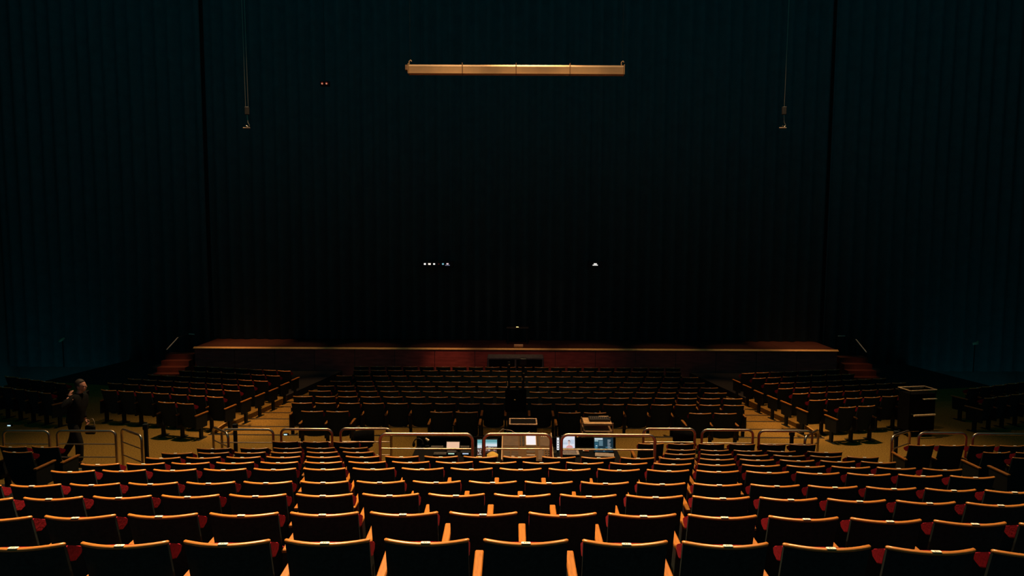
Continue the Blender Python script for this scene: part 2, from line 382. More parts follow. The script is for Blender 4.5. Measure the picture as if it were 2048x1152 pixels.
# chain hoists to both sides, twin lamps
for px, label, sgn in ((495, 'pair of thin hoist cables ending in a hook, left of the cream housing', -1), (1567, 'thin hoist cable ending in a short bar, right of the cream housing', 1)):
    q = PY(px, 256, 16.0)
    t = thing('hoist', label, 'hoist', (q.x, 16.0, q.z), 0, 'cable hoists over the hall')
    top = 15.17 - q.z
    for dx in ((-0.03, 0.03) if sgn < 0 else (0.0,)):
        MB().tube([(dx, 0, 0.48), (dx - 0.055 * sgn * -1 * 1.0, 0, top)], 0.007, 6).obj('cable', steel, t)
    MB().box(-0.045, 0.045, -0.04, 0.04, 0.30, 0.48, c=0.01).obj('block', blk, t)
    MB().tube([(0, 0, 0.30), (0.01, 0, 0.12), (0.05, 0, 0.06), (0.02, 0, 0.02), (-0.03, 0, 0.05)], 0.014, 6).obj('hook', steel, t)
    MB().tube([(-0.10, 0, 0.0), (0.06, 0, 0.0)], 0.016, 8).obj('bar', steel, t)
q = PY(649, 167, 21.0)
t = thing('twin_lamp', 'pair of tiny red lamps glowing high in the dark', 'lamp', (q.x, 21.0, q.z))
MB().box(-0.14, 0.14, 0, 0.12, -0.07, 0.08, c=0.01).obj('case', blk, t)
for dx in (-0.066, 0.066):
    MB().tube([(dx, -0.03, -0.0), (dx, 0.0, 0.0)], 0.035, 10).obj('lamp', E('red_lamp', (0.55, 0.06, 0.03), 0.30), t)
    MB().tube([(dx, -0.036, -0.012), (dx, -0.031, -0.012)], 0.018, 8).obj('bulb', E('amber_bulb', (1, 0.5, 0.3), 0.8), t)
MB().tube([(0, 0.06, 0.08), (0, 0.06, 15.17 - q.z)], 0.005, 6).obj('hanger', ironm, t)

# wall fittings
for px, py, w in ((125, 679, 'left'), (1950, 685, 'right')):
    q = PY(px, py, 26.0)
    t = thing('bracket_lamp', f'small unlit bracket lamp on a pole at the far {w}, before the black drape', 'lamp', (q.x, 26.0, -0.6), 0, 'bracket lamps at the hall sides')
    h = q.z + 0.6
    MB().tube([(0, 0, 0), (0, 0, h - 0.06)], 0.02, 6).obj('pole', ironm, t)
    MB().tube([(-0.1, -0.02, h - 0.05), (0.02, -0.1, h), (0.1, -0.02, h + 0.06)], [0.05, 0.06, 0.03], 8).obj('lamp_head', mat('bronze_lamp', (0.5, 0.4, 0.25), 0.4, 0.5), t)

# ------------------------------------------------------------------ theatre seats
def cplan(x): return 0.058 * (x / 0.24) ** 2
def rec(z): return 0.27 * (0.87 - z)
SEATM = {}
def seat_meshes():
    # curved reclined back
    xs = [-0.236 + 0.472 * i / 10 for i in range(11)]
    mb = MB(); grids = []
    for off in (0.0, 0.02):
        g = []
        for x in xs:
            zb = 0.27 + 0.05 * abs(x / 0.236) ** 6
            g.append([(x, cplan(x) + rec(z) + off, z) for z in (zb, 0.45, 0.65, 0.852)])
        grids.append(g)
    for g, fl in ((grids[0], 0), (grids[1], 1)):
        fs = []
        for i in range(10):
            for k in range(3):
                q = (i * 4 + k, (i + 1) * 4 + k, (i + 1) * 4 + k + 1, i * 4 + k + 1)
                fs.append(q if not fl else q[::-1])
        mb.add([p for r_ in g for p in r_], fs, 0, True)
    A, B = grids
    for k in (0, 3):
        n_ = len(xs)
        mb.add([r_[k] for r_ in A] + [r_[k] for r_ in B], [(i, i + n_, i + n_ + 1, i + 1) for i in range(n_ - 1)], 0, False)
    for e in (0, -1):
        mb.add(A[e] + B[e], [(k, k + 1, k + 5, k + 4) for k in range(3)], 0, False)
    SEATM['back_shell'] = mb.mesh('back_shell', backf)
    # wooden rim along the top edge
    rings = []
    xs = [-0.241, -0.239, -0.232] + [-0.21 + 0.42 * i / 10 for i in range(11)] + [0.232, 0.239, 0.241]
    for x in xs:
        k = max(0.25, min(1.0, (0.2425 - abs(x)) / 0.010)) ** 0.5
        c0 = cplan(x); ring = []
        for j in range(10):
            a = 2 * math.pi * j / 10
            ring.append((x, c0 + 0.012 + 0.0165 * k * math.cos(a), 0.859 + 0.0118 * k * math.sin(a) * (1 if math.sin(a) > 0 else 0.8)))
        rings.append(ring)
    SEATM['top_rim'] = MB().loft(rings).mesh('top_rim', rimwood)
    mb = MB(); rings = []
    for x, hw in ((-0.026, 0.008), (-0.021, 0.0115), (0.021, 0.0115), (0.026, 0.008)):
        rings.append([(x, 0.010 - hw, 0.8705), (x, 0.010 + hw, 0.8705), (x, 0.010 + hw, 0.8735), (x, 0.010 - hw, 0.8735)])
    SEATM['number_plate'] = mb.loft(rings, smooth=False).mesh('number_plate', platem)
    SEATM['seat_number'] = MB().box(-0.009, -0.004, 0.004, 0.016, 0.8736, 0.8742).box(0.002, 0.005, 0.004, 0.016, 0.8736, 0.8742).box(0.005, 0.009, 0.004, 0.007, 0.8736, 0.8742).mesh('seat_number', ink)
    # red cushion: deep winged head roll and a thinner pad below
    mb = MB(); rings = []
    for x in (-0.236, -0.232, -0.22, -0.15, -0.08, 0, 0.08, 0.15, 0.22, 0.232, 0.236):
        c0 = cplan(x); e = 0.006 if abs(x) > 0.234 else 0.0; cr = 0.024 * max(0, 1 - (x / 0.19) ** 2)
        top = lambda y: 0.857 - 0.47 * y + cr
        rings.append([(x, c0 + 0.060, 0.735 + e), (x, c0 + 0.034, top(0.03) - 0.012), (x, c0 + 0.045, top(0.04)), (x, c0 + 0.11, top(0.11)),
                      (x, c0 + 0.165, top(0.165) - e), (x, c0 + 0.185, top(0.185) - 0.012), (x, c0 + 0.17, 0.725 + e), (x, c0 + 0.12, 0.712 + e)])
    mb.loft(rings)
    rings = []
    for x in (-0.18, -0.165, -0.09, 0, 0.09, 0.165, 0.18):
        c0 = cplan(x); b = 0.02 if abs(x) > 0.17 else 0.0
        rings.append([(x, c0 + rec(0.43) + 0.021, 0.43 + b), (x, c0 + rec(0.74) + 0.021, 0.74), (x, c0 + rec(0.74) + 0.085 - b, 0.735), (x, c0 + rec(0.58) + 0.105 - b, 0.58), (x, c0 + rec(0.43) + 0.09 - b, 0.44 + b)])
    mb.loft(rings)
    SEATM['back_cushion'] = mb.mesh('back_cushion', red)
    # tipped-up seat
    mb = MB(); rings = []
    for x in (-0.215, -0.205, -0.18, 0.18, 0.205, 0.215):
        e = 0.03 if abs(x) > 0.21 else (0.01 if abs(x) > 0.2 else 0)
        rings.append([(x, 0.235 + e * .5, 0.34 + e), (x, 0.225 + e * .5, 0.47 - e), (x, 0.25, 0.50 - e), (x, 0.32, 0.50 - e), (x, 0.345 - e * .5, 0.47 - e), (x, 0.335 - e * .5, 0.36 + e), (x, 0.31, 0.33 + e)])
    mb.loft(rings)
    SEATM['seat_pad'] = mb.mesh('seat_pad', red)
    for nm, X in (('', 0.28), ('_end', -0.28)):
        SEATM['armrest' + nm] = MB().box(X - 0.027, X + 0.027, 0.06, 0.50, 0.565, 0.592, c=0.006).mesh('armrest', wood)
        prof = [(0.06, 0.26), (0.44, 0.26), (0.46, 0.563), (0.07, 0.563)]
        SEATM['pedestal' + nm] = MB().loft([[(X - 0.021, y, z) for y, z in prof], [(X + 0.021, y, z) for y, z in prof]], smooth=False).box(X - 0.03, X + 0.03, 0.2, 0.28, 0.012, 0.26).box(X - 0.04, X + 0.04, 0.10, 0.40, 0.0, 0.014).mesh('pedestal', ironm)
seat_meshes()

seats = []   # dict(x,y,z,rz,label,group,end,sx,d)
def add_seat(x, y, z, rz, label, group, end=False, sx=1.0, px=None):
    v = Vector((x, y, z + 0.6)) - CP
    seats.append(dict(x=x, y=y, z=z, rz=rz, label=label, group=group, end=end, sx=sx, d=v.dot(fwd)))
def inframe(x, y, z):
    v = Vector((x, y, z)) - CP; d = v.dot(fwd)
    return abs(v.dot(rgt) / d) * F < W / 2 + 0.24 * F / d

# main tier: rows 1 to 9 and the row on the crossing floor
PITCH = 0.569
MAIN = {1: ([(-6, 6)], 0.11), 2: ([(-8, 8)], -0.40), 3: ([(-9, 9)], 0.11), 4: ([(-10, 11)], -0.40), 5: ([(-9, 9)], 0.11), 6: ([(-9, 10)], -0.40),
        7: ([(-9, 9)], 0.11), 8: ([(-9, -4), (5, 10)], -0.40), 9: ([(-8, -5), (5, 8)], 0.06)}
ROWN = ['', 'nearest row', 'second nearest row', 'third nearest row', 'fourth nearest row', 'fifth nearest row', 'sixth nearest row', 'seventh nearest row', 'eighth nearest row', 'ninth nearest row', 'tenth nearest row']
for k in range(1, 10):
    y, z = ROWY[k - 1], ROWZ[k - 1]
    d0 = (CAMZ - z - 0.87) * math.sin(TH) + y * math.cos(TH)
    lst = []
    for lo, hi in MAIN[k][0]:
        for nn in range(lo, hi + 1): lst.append(((nn + MAIN[k][1]) * PITCH, 1.0, nn == lo))
    if k == 9:
        lst.insert(0, (-9.15 * PITCH, 1.22, True)); lst.append((9.35 * PITCH, 1.22, False))
    lst = [(x, s, e) for x, s, e in lst if inframe(x, y, z + 0.8)]
    for i, (x, s, e) in enumerate(lst):
        dy = -0.050 * x * x / d0
        rz = math.atan(-0.10 * x / d0) * 0.8
        wide = 'wide ' if s > 1 else ''
        add_seat(x, y + dy, z, rz, f'{wide}red theatre seat with wooden back rim, {ROWN[k]}, {ORD[i + 1]} from the left', f'main tier seats, {ROWN[k]}', e or i == 0, s)
Y10 = 12.35
for q, side, nth in [(-7.55, 'left', 3), (-6.55, 'left', 2), (-5.55, 'left', 1), (4.44, 'right', 1), (5.42, 'right', 2), (6.42, 'right', 3), (7.42, 'right', 4), (8.42, 'right', 5), (9.40, 'right', 6)]:
    add_seat(q * PITCH, Y10, 0, 0, f'shadowed theatre seat behind the far rails, {ORD[nth]} out from the desk on its {side}', 'seats on the crossing floor', nth == (3 if side == 'left' else 1), 1.0)
# outer blocks of the tier at the frame's sides
add_seat(-7.95, 10.50, 0.40, R(-4), 'end seat by the frame edge beside the longest orange armrest, left of the tier', 'outer tier seats, left', False)
add_seat(-8.17, 11.45, 0.17, R(-4), 'left outer seat just before the rails, second from the frame edge', 'outer tier seats, left', False)
add_seat(-8.73, 11.45, 0.17, R(-4), 'left outer seat just before the rails, cut by the frame edge', 'outer tier seats, left', True)
add_seat(8.10, 10.50, 0.40, R(4), 'right outer seat nearest the camera, behind the longest orange armrest', 'outer tier seats, right', True)
add_seat(8.30, 11.45, 0.17, R(4), 'right outer seat in the middle row, beside the second orange armrest', 'outer tier seats, right', True)
add_seat(8.86, 11.45, 0.17, R(4), 'right outer seat in the middle row, cut by the frame edge', 'outer tier seats, right', False)
for i in range(4):
    add_seat(7.55 + 0.56 * i, 12.35, 0, R(2), f'right outer seat below the rails, {ORD[i + 1]} from the corner post', 'outer tier seats, right', i == 0)

# centre block before the stage
FY = [14.46, 15.55, 16.52, 17.55, 18.55, 19.62, 20.6, 21.6, 22.65]
FZ = [0.0] + TZ
CX = 0.045
for i, px in enumerate((622.4, 673, 882, 933, 1139.5, 1191, 1402, 1453)):
    q = PY(px, 822, FY[0])
    add_seat(q.x, FY[0], 0, 0, f'theatre seat in the short rear row of pairs, centre block, {ORD[i + 1]} from the left', 'centre block seats, row of pairs', i % 2 == 0)
for k, cnt in ((1, 19), (2, 20), (3, 17), (4, 20), (5, 17), (6, 20), (7, 19), (8, 20)):
    xs = [(j - (cnt - 1) / 2) * (0.56 if k < 8 else 0.555) + CX for j in range(cnt)]
    lst = [(x, 1.0) for x in xs]
    if k in (3, 5): lst = [(xs[0] - 0.72, 1.22)] + lst + [(xs[-1] + 0.72, 1.22)]
    for i, (x, s) in enumerate(lst):
        w = 'wide theatre seat' if s > 1 else 'theatre seat with thin lit rim'
        add_seat(x, FY[k], FZ[k], 0, f'{w}, centre block row {["","one","two","three","four","five","six","seven","eight"][k]} towards the stage, {ORD[i + 1]} from left', f'centre block seats, row {k}', i == 0, s)
# angled side blocks
for sgn, word in ((-1, 'left'), (1, 'right')):
    for k in range(6):
        yk = SIDEY[k]
        cnt = [7, 8, 8, 8, 7, 7][k]
        for i in range(cnt):
            u = 0.28 + 0.0 + PSIDE * i
            x = sgn * (6.82 + u * math.cos(PHI)); y = yk + u * math.sin(PHI)
            add_seat(x, y, SIDEZ[k], -PHI * -sgn * 1.0, f'dim seat in the {word} angled block, row {["one","two","three","four","five","six"][k]} from the crossing floor, {ORD[i + 1]} from aisle', f'{word} angled block seats, row {k + 1}', i == 0 if sgn > 0 else i == cnt - 1, 0.9)
    for i in range(2):
        u = 0.28 + PSIDE * i
        add_seat(sgn * (7.22 + u * math.cos(PHI)), 15.0 + u * math.sin(PHI), 0, PHI * sgn, f'dim seat of the extra pair behind the {word} angled block, {ORD[i + 1]} from aisle', f'{word} angled block, extra pair', sgn > 0 and i == 0 or sgn < 0 and i == 1, 0.9)
    PH2 = R(22)
    for k in range(2):
        for i in range(5):
            u = 0.28 + PSIDE * i
            add_seat(sgn * (11.1 + k * 0.3 + u * math.cos(PH2)), 15.9 + k * 1.0 + u * math.sin(PH2), 0, PH2 * sgn, f'dim seat of the outermost {word} block, {["rear","front"][k]} row, {ORD[i + 1]} from aisle', f'outermost {word} block seats', sgn > 0 and i == 0 or sgn < 0 and i == 4, 0.9)

seats.sort(key=lambda s: s['d'])
near, far = seats[:300], seats[300:]
for s in near:
    t = thing('theatre_seat', s['label'], 'seat', (s['x'], s['y'], s['z']), s['rz'], s['group'])
    t.scale = (s['sx'] * (1.015 if s['d'] < 12.6 else 1.0), 1, 1)
    right_only = True
    parts = ['back_shell', 'top_rim', 'number_plate', 'back_cushion', 'seat_pad', 'armrest', 'pedestal']
    if s['end']: parts += ['armrest_end', 'pedestal_end']
    for pn in parts:
        o = bpy.data.objects.new(pn.replace('_end', ''), SEATM[pn]); COL.objects.link(o); o.parent = t
        if pn == 'number_plate' and s['d'] < 6:
            o2 = bpy.data.objects.new('seat_number', SEATM['seat_number']); COL.objects.link(o2); o2.parent = o
# the farthest seats, past three hundred, as one joined mass
mats_f = [backf, rimwood, platem, red, wood, ironm]
idx = {'back_shell': 0, 'top_rim': 1, 'number_plate': 2, 'back_cushion': 3, 'seat_pad': 3, 'armrest': 4, 'pedestal': 5, 'armrest_end': 4, 'pedestal_end': 5}
mb = MB()
raw = {k: ([tuple(v.co) for v in SEATM[k].vertices], [tuple(p.vertices) for p in SEATM[k].polygons], SEATM[k].polygons[0].use_smooth) for k in idx}
for s in far:
    M = Matrix.Translation((s['x'], s['y'], s['z'])) @ Matrix.Rotation(s['rz'], 4, 'Z') @ Matrix.Diagonal((s['sx'], 1, 1, 1))
    for pn in ['back_shell', 'top_rim', 'number_plate', 'back_cushion', 'seat_pad', 'armrest', 'pedestal'] + (['armrest_end', 'pedestal_end'] if s['end'] else []):
        vs, fs, sm = raw[pn]
        mb.add([M @ Vector(v) for v in vs], fs, idx[pn], sm)
o = mb.obj('theatre_seats', mats_f)
tag(o, 'remaining far rows of dim theatre seats close to the stage', 'seats'); o['kind'] = 'stuff'

# ------------------------------------------------------------------ guard rails
def rail(x0, y0, x1, y1, z0, zt, drops, label, group, r=0.024, rb=0.012, corner=0.10, tall=0.0):
    t = thing('guard_rail', label, 'railing', (x0, y0, z0), math.atan2(y1 - y0, x1 - x0), group)
    Lr = math.hypot(x1 - x0, y1 - y0); h = zt - z0
    pts = [(0, 0, 0.0)]
    for i in range(7):
        a = math.pi / 2 * i / 6; pts.append((corner - corner * math.cos(a), 0, h - corner + corner * math.sin(a)))
    for i in range(7):
        a = math.pi / 2 * i / 6; pts.append((Lr - corner + corner * math.sin(a), 0, h - corner + corner * math.cos(a)))
    pts.append((Lr, 0, 0))
    MB().tube(pts, r, 12).obj('frame', steel, t)
    for dz_ in drops:
        if h - dz_ > 0.05: MB().tube([(r * 0.5, 0, h - dz_), (Lr - r * 0.5, 0, h - dz_)], rb, 8).obj('crossbar', steel, t)
    for x in (0, Lr): MB().cyl((x, 0, 0), 0.05, 0.012, 10).obj('foot_flange', steel, t)
    return t
def rail_px(px0, px1, py, Y, z0, label, group, drops=(0.26, 0.52), Y1=None, py1=None):
    a = PY(px0, py, Y); b = PY(px1, py1 or py, Y1 or Y)
    return rail(a.x, Y, b.x, Y1 or Y, z0, (a.z + b.z) / 2, drops, label, group)
YR = 12.9; YC = 10.2
zc = ROWZ[6]
rail_px(760, 945, 868, YC, zc, 'wide steel rail before the mixing desk, left of its three', 'rails before the mixing desk', (0.23, 0.46))
rail_px(968, 1102, 868.5, YC, zc, 'steel rail before the mixing desk, the middle one in front of the sound console', 'rails before the mixing desk', (0.23, 0.46))
rail_px(1123, 1310, 870, YC, zc, 'wide steel rail before the mixing desk, right of its three', 'rails before the mixing desk', (0.23, 0.46))
G = 'rails along the crossing floor'
rail_px(6, 98, 862, YR, 0, 'steel rail at the far left, cut by the frame edge', G)
rail_px(114, 231, 862, YR, 0, 'steel rail with the walking person behind it', G)
rail_px(443, 546, 859, YR, 0, 'steel rail at the left aisle steps, beside the slanting end rail', G)
rail_px(562, 664, 858.5, YR, 0, 'steel rail with the little white step light behind it', G)
rail_px(681, 782, 857.5, YR, 0, 'steel rail partly behind the left end of the desk rails', G)
rail_px(1287, 1390, 858, YR, 0, 'steel rail partly behind the right end of the desk rails', G)
rail_px(1404, 1506, 860, YR, 0, 'steel rail second to the right of the desk rails', G)
rail_px(1518, 1625, 862, YR, 0, 'steel rail at the right aisle steps, third right of the desk rails', G)
rail_px(1838, 1933, 866, YR, 0, 'steel rail in front of the black equipment trolley', G)
rail_px(1946, 2062, 868, YR, 0, 'steel rail at the far right, cut by the frame edge', G)
G2 = 'slanting end rails at the aisles'
rail_px(243, 283, 858, YR + 0.1, 0, 'slanting end rail left of the left aisle entry, right of the walking person', G2, Y1=YR - 0.35, py1=871)
rail_px(426, 456, 855, YR + 0.1, 0, 'slanting end rail at the right side of the left aisle entry', G2, Y1=YR - 0.32, py1=866)
rail_px(1610, 1637, 876, YR - 0.1, 0, 'slanting end rail at the left side of the right aisle entry', G2, Y1=YR + 0.4, py1=857)
rail_px(1784, 1820, 876, YR + 0.1, 0, 'slanting end rail at the right side of the right aisle entry', G2, Y1=YR + 0.5, py1=858)
for px, pyt, Y, lab in ((291, 849, 12.75, 'square black post beside the slanting rail near the walking person'), (470, 849, 13.15, 'square black post behind the rail at the left aisle steps'),
                        (1584, 862, 13.2, 'square black post behind the rail at the right aisle steps'), (1793, 863, 13.55, 'square black post at the right aisle entry, before the equipment trolley')):
    q = PY(px, pyt, Y)
    t = thing('rail_post', lab, 'post', (q.x, Y, 0), 0, 'square posts at the aisle entries')
    MB().box(-0.03, 0.03, -0.03, 0.03, 0.012, q.z, c=0.004).obj('shaft', ironm, t)
    MB().box(-0.045, 0.045, -0.04, 0.04, q.z - 0.1, q.z + 0.012, c=0.01).obj('cap', ironm, t)
    MB().box(-0.06, 0.06, -0.06, 0.06, 0, 0.0115).obj('base', ironm, t)
# step lights
for px, py, Y, z, lab in ((572, 870.5, 15.5, 0.0, 'little white step light set on the left aisle edge'), (20, 852.5, 16.4, 0.0, 'little bluish step light on the floor at the far left')):
    q = PZ(px, py, z)
    t = thing('step_light', lab, 'light', (q.x, q.y, z), 0, 'step lights on the floor')
    MB().box(-0.06, 0.06, -0.03, 0.03, 0, 0.05, c=0.008).obj('case', blk, t)
    MB().box(-0.038, 0.038, -0.036, -0.0305, 0.014, 0.038).obj('lens', E('step_lens', (0.55, 0.85, 1.0), 1.1), t)

# ------------------------------------------------------------------ mixing position
DZ = 0.74
q0 = PY(824, 885, 11.9); q1 = PY(1243, 885, 11.9)
YF, YB = 11.45, 12.55
x0d, x1d = q0.x - 0.02, q1.x + 0.0
t = thing('mixing_table', 'long black cloth-covered table carrying the sound desk', 'table', (0, 0, 0))
MB().box(x0d, x1d, YF, YB, DZ - 0.04, DZ, c=0.008).obj('tabletop', blkcloth, t)
MB().box(x0d + 0.02, x1d - 0.02, YB - 0.05, YB - 0.02, 0.06, DZ - 0.041).obj('skirt', blkcloth, t)
tb = thing('screen_board', 'low black board standing behind the whole length of the mixing table', 'board', ((x0d + x1d) / 2, YB + 0.04, 0))
MB().box((x0d - x1d) / 2, (x1d - x0d) / 2, 0, 0.03, 0.0, DZ + 0.17, c=0.004).obj('panel', blkcloth, tb)
for x in (-1.6, 0, 1.6): MB().box(x - 0.02, x + 0.02, 0.031, 0.25, 0.0, 0.03).obj('foot', ironm, tb)
for x in (x0d + 0.08, -0.6, 0.65, x1d - 0.08):
    for y in (YF + 0.08, YB - 0.1): MB().tube([(x, y, 0), (x, y, DZ - 0.04)], 0.02, 8).obj('leg', ironm, t)

# the sound console, tilted towards the operator
cl = PY(1003, 905, 11.85); cr = PY(1106, 905, 11.85)
cw = cr.x - cl.x
tilt = R(15)
t = thing('sound_console', 'bronze lit sound console with a white touch screen and rows of faders', 'console', (cl.x, 11.55, DZ), 0)
CD = 0.86
def ontop(M, x0, x1, v0, v1, h0, h1, mm, name, parent, mats=None):
    mb = MB()
    for (a, b_, c_, d_) in ([(x0, x1, v0, v1)] if not isinstance(x0, list) else zip(x0, x1, v0, v1)):
        mb.box(a, b_, c_, d_, h0, h1)
    mb.xf(M); return mb.obj(name, mm, parent)
CM = Matrix.Translation((0, 0, 0.075)) @ Matrix.Rotation(tilt, 4, 'X')
mb = MB().box(0, cw, 0, CD, -0.06, 0); mb.xf(CM); mb.obj('body', consm, t)
MB().box(0.02, cw - 0.02, 0.05, 0.2, 0, 0.055).box(0.02, cw - 0.02, 0.62, 0.8, 0, 0.17).obj('foot', ironm, t)
ontop(CM, 0.0, 0.018, 0.0, CD, 0.0005, 0.03, cream, 'side_cheek', t); ontop(CM, cw - 0.018, cw, 0.0, CD, 0.0005, 0.03, cream, 'side_cheek', t)
s = cw / 103.0
ontop(CM, 49 * s, 70 * s, 0.47, 0.82, 0.0005, 0.014, capm, 'screen_bezel', t)
ontop(CM, 50 * s, 69 * s, 0.485, 0.805, 0.0145, 0.018, E('console_screen', (0.90, 0.86, 0.92), 0.95), 'touch_screen', t)
ontop(CM, 3 * s, 34 * s, 0.46, 0.83, 0.0005, 0.006, mat('console_brown', (0.10, 0.048, 0.016), 0.5), 'meter_panel', t)
ontop(CM, 78 * s, 98 * s, 0.46, 0.8, 0.0005, 0.006, mat('console_brown', (0.34, 0.17, 0.07)), 'control_panel', t)
def grid(xa, xb, nx, va, vb, nv, fx, fv, h, mm, name):
    X0, X1, V0, V1 = [], [], [], []
    for i in range(nx):
        for j in range(nv):
            cx = xa + (xb - xa) * (i + 0.5) / nx; cv = va + (vb - va) * (j + 0.5) / nv
            X0.append(cx - fx); X1.append(cx + fx); V0.append(cv - fv); V1.append(cv + fv)
    o = ontop(CM, X0, X1, V0, V1, 0.0005, h, mm, name, t)
    if nx * nv > 1: o['kind'] = 'stuff'
    return o
grid(36 * s, 40 * s, 1, 0.46, 0.80, 8, 0.012, 0.014, 0.010, consd, 'button_column')
grid(41.5 * s, 46.5 * s, 1, 0.46, 0.80, 8, 0.020, 0.012, 0.010, consd, 'button_column')
grid(72.5 * s, 75 * s, 1, 0.46, 0.78, 9, 0.008, 0.01, 0.010, consd, 'button_column')
grid(80 * s, 97 * s, 4, 0.74, 0.79, 1, 0.010, 0.010, 0.011, capm, 'cap_keys')
grid(5 * s, 17.5 * s, 8, 0.34, 0.42, 2, 0.005, 0.014, 0.009, consd, 'fader_slots'); grid(20 * s, 34 * s, 8, 0.34, 0.42, 2, 0.005, 0.014, 0.009, consd, 'fader_slots')
grid(5 * s, 17.5 * s, 8, 0.14, 0.30, 3, 0.004, 0.02, 0.009, consd, 'fader_slots'); grid(20 * s, 34 * s, 8, 0.14, 0.30, 3, 0.004, 0.02, 0.009, consd, 'fader_slots')
for i in range(8):
    for base in (5, 20):
        x = base * s + (12.5 if base == 5 else 14) * s * (i + 0.5) / 8; v = 0.11 - 0.004 * i - (0.05 if base == 20 and i > 3 else 0)
        ontop(CM, x - 0.0045, x + 0.0045, v - 0.016, v + 0.016, 0.0005, 0.022, capm, 'fader', t)
grid(50 * s, 67 * s, 9, 0.36, 0.43, 2, 0.005, 0.012, 0.009, consd, 'button_rows'); grid(50 * s, 67 * s, 9, 0.24, 0.31, 2, 0.006, 0.012, 0.009, keyd, 'button_rows')
grid(50 * s, 67 * s, 9, 0.15, 0.18, 1, 0.006, 0.012, 0.012, capm, 'cap_keys')
grid(80 * s, 97 * s, 3, 0.06, 0.42, 5, 0.012, 0.012, 0.012, consd, 'button_rows')
ontop(CM, 73 * s, 84 * s, 0.03, 0.36, 0.0005, 0.008, mat('console_brown', (0.34, 0.17, 0.07)), 'trackpad', t)
# flexible lamps and cables behind it
tag(MB().tube([(cl.x - 0.1, 12.72, 0.93), (cl.x + 0.0, 12.75, 1.02), (cl.x + 0.16, 12.72, 1.0), (cl.x + 0.3, 12.7, 0.93), (cl.x + 0.42, 12.7, 0.92), (cl.x + 0.52, 12.7, 0.99)], 0.007, 6).obj('cable', mat('pale_cable', (0.5, 0.35, 0.25), 0.6)), 'pale cable looping over the back of the mixing table', 'cable')

def screen(name, px0, px1, py0, py1, Y, label, cells, cat='screen', lean=12, foot=True, yaw=0.0, zbase=DZ):
    """a flat panel leaning back on a foot; cells: (u0,v0,u1,v1,colour,strength) on a 0..1 face, v up"""
    a = PY(px0, py1, Y); b = PY(px1, py0, Y)
    w = b.x - a.x; h = (b.z - a.z) / math.cos(R(lean)) * 1.02
    t = thing(name, label, cat, ((a.x + b.x) / 2, Y, zbase), yaw)
    zb = a.z - zbase
    M = Matrix.Translation((0, 0, zb)) @ Matrix.Rotation(-R(lean), 4, 'X')
    mb = MB().box(-w / 2 - 0.014, w / 2 + 0.014, 0.0, 0.025, -0.014, h + 0.014, c=0.005); mb.xf(M); mb.obj('casing', blk, t)
    mats, mb = [], MB()
    for (u0, v0, u1, v1, c, st) in cells:
        mats.append(E('glow_%.2f_%.2f_%.2f_%.2f' % (c + (st,)), c, st)); k = len(mats) - 1
        e = 0.0012 + 0.0002 * k
        x0, x1, z0, z1 = -w / 2 + w * u0, -w / 2 + w * u1, h * v0, h * v1
        mb.box(x0, x1, -e, 0.0, z0, z1, k)
    mb.xf(M); mb.obj('picture', mats, t)
    if foot and zb > 0.02:
        MB().tube([(0, 0.04, 0.0), (0, 0.035, zb + h * 0.35)], 0.016, 8).obj('stand', ironm, t)
        MB().box(-0.09, 0.09, -0.04, 0.12, 0, 0.012, c=0.003).obj('base', ironm, t)
    return t, M, w, h
def town(seed):
    rr = random.Random(seed); cs = [(0, 0.42, 1, 1, (0.50, 0.78, 0.86), 0.75), (0, 0.78, 1, 1, (0.22, 0.60, 0.66), 0.6), (0, 0.50, 1, 0.66, (0.85, 0.9, 0.95), 0.8), (0, 0.0, 1, 0.44, (0.12, 0.06, 0.045), 0.6)]
    for i in range(16):
        u = rr.random() * 0.82; v = 0.04 + rr.random() * 0.34
        cs.append((u, v, u + 0.08 + rr.random() * 0.12, v + 0.04 + rr.random() * 0.1, rr.choice([(0.9, 0.85, 0.82), (0.85, 0.5, 0.38), (0.95, 0.9, 0.85), (0.25, 0.10, 0.08), (0.7, 0.66, 0.6)]), 0.7))
    cs.append((0, 0.40, 1, 0.46, (0.30, 0.14, 0.11), 0.5))
    return cs
screen('monitor', 954.5, 963.5, 882, 911, 12.05, 'narrow lit monitor behind the rail post, left of the sound console', town(3))
screen('monitor', 970, 994, 881.5, 905, 12.2, 'bright monitor with blue sky and rooftops, just left of the sound console', town(5))
# yellow cloth and papers before it
q = PZ(985, 911, DZ + 0.02)
mb = MB(); rings = []
for i in range(7):
    u = i / 6; rings.append([(-0.1 + 0.2 * u, -0.10, 0.0), (-0.1 + 0.2 * u, 0.07, 0.0), (-0.1 + 0.2 * u, 0.04, 0.03 + 0.05 * math.sin(u * math.pi)), (-0.1 + 0.2 * u, -0.06, 0.025 + 0.02 * math.sin(u * 9))])
mb.loft(rings)
tag(mb.obj('cloth', mat('yellow_cloth', (0.75, 0.46, 0.08), 0.9), None, (q.x, q.y, DZ + 0.001)), 'crumpled yellow cloth below the bright rooftop monitor', 'cloth')
q = PZ(959, 913, DZ + 0.01)
tag(MB().box(-0.06, 0.04, -0.08, 0.04, 0, 0.02, c=0.004).obj('notepad', mat('yellow_paper', (0.80, 0.50, 0.12), 0.8), None, (q.x, q.y - 0.05, DZ + 0.001)), 'yellow notepad below the narrow monitor', 'notepad')

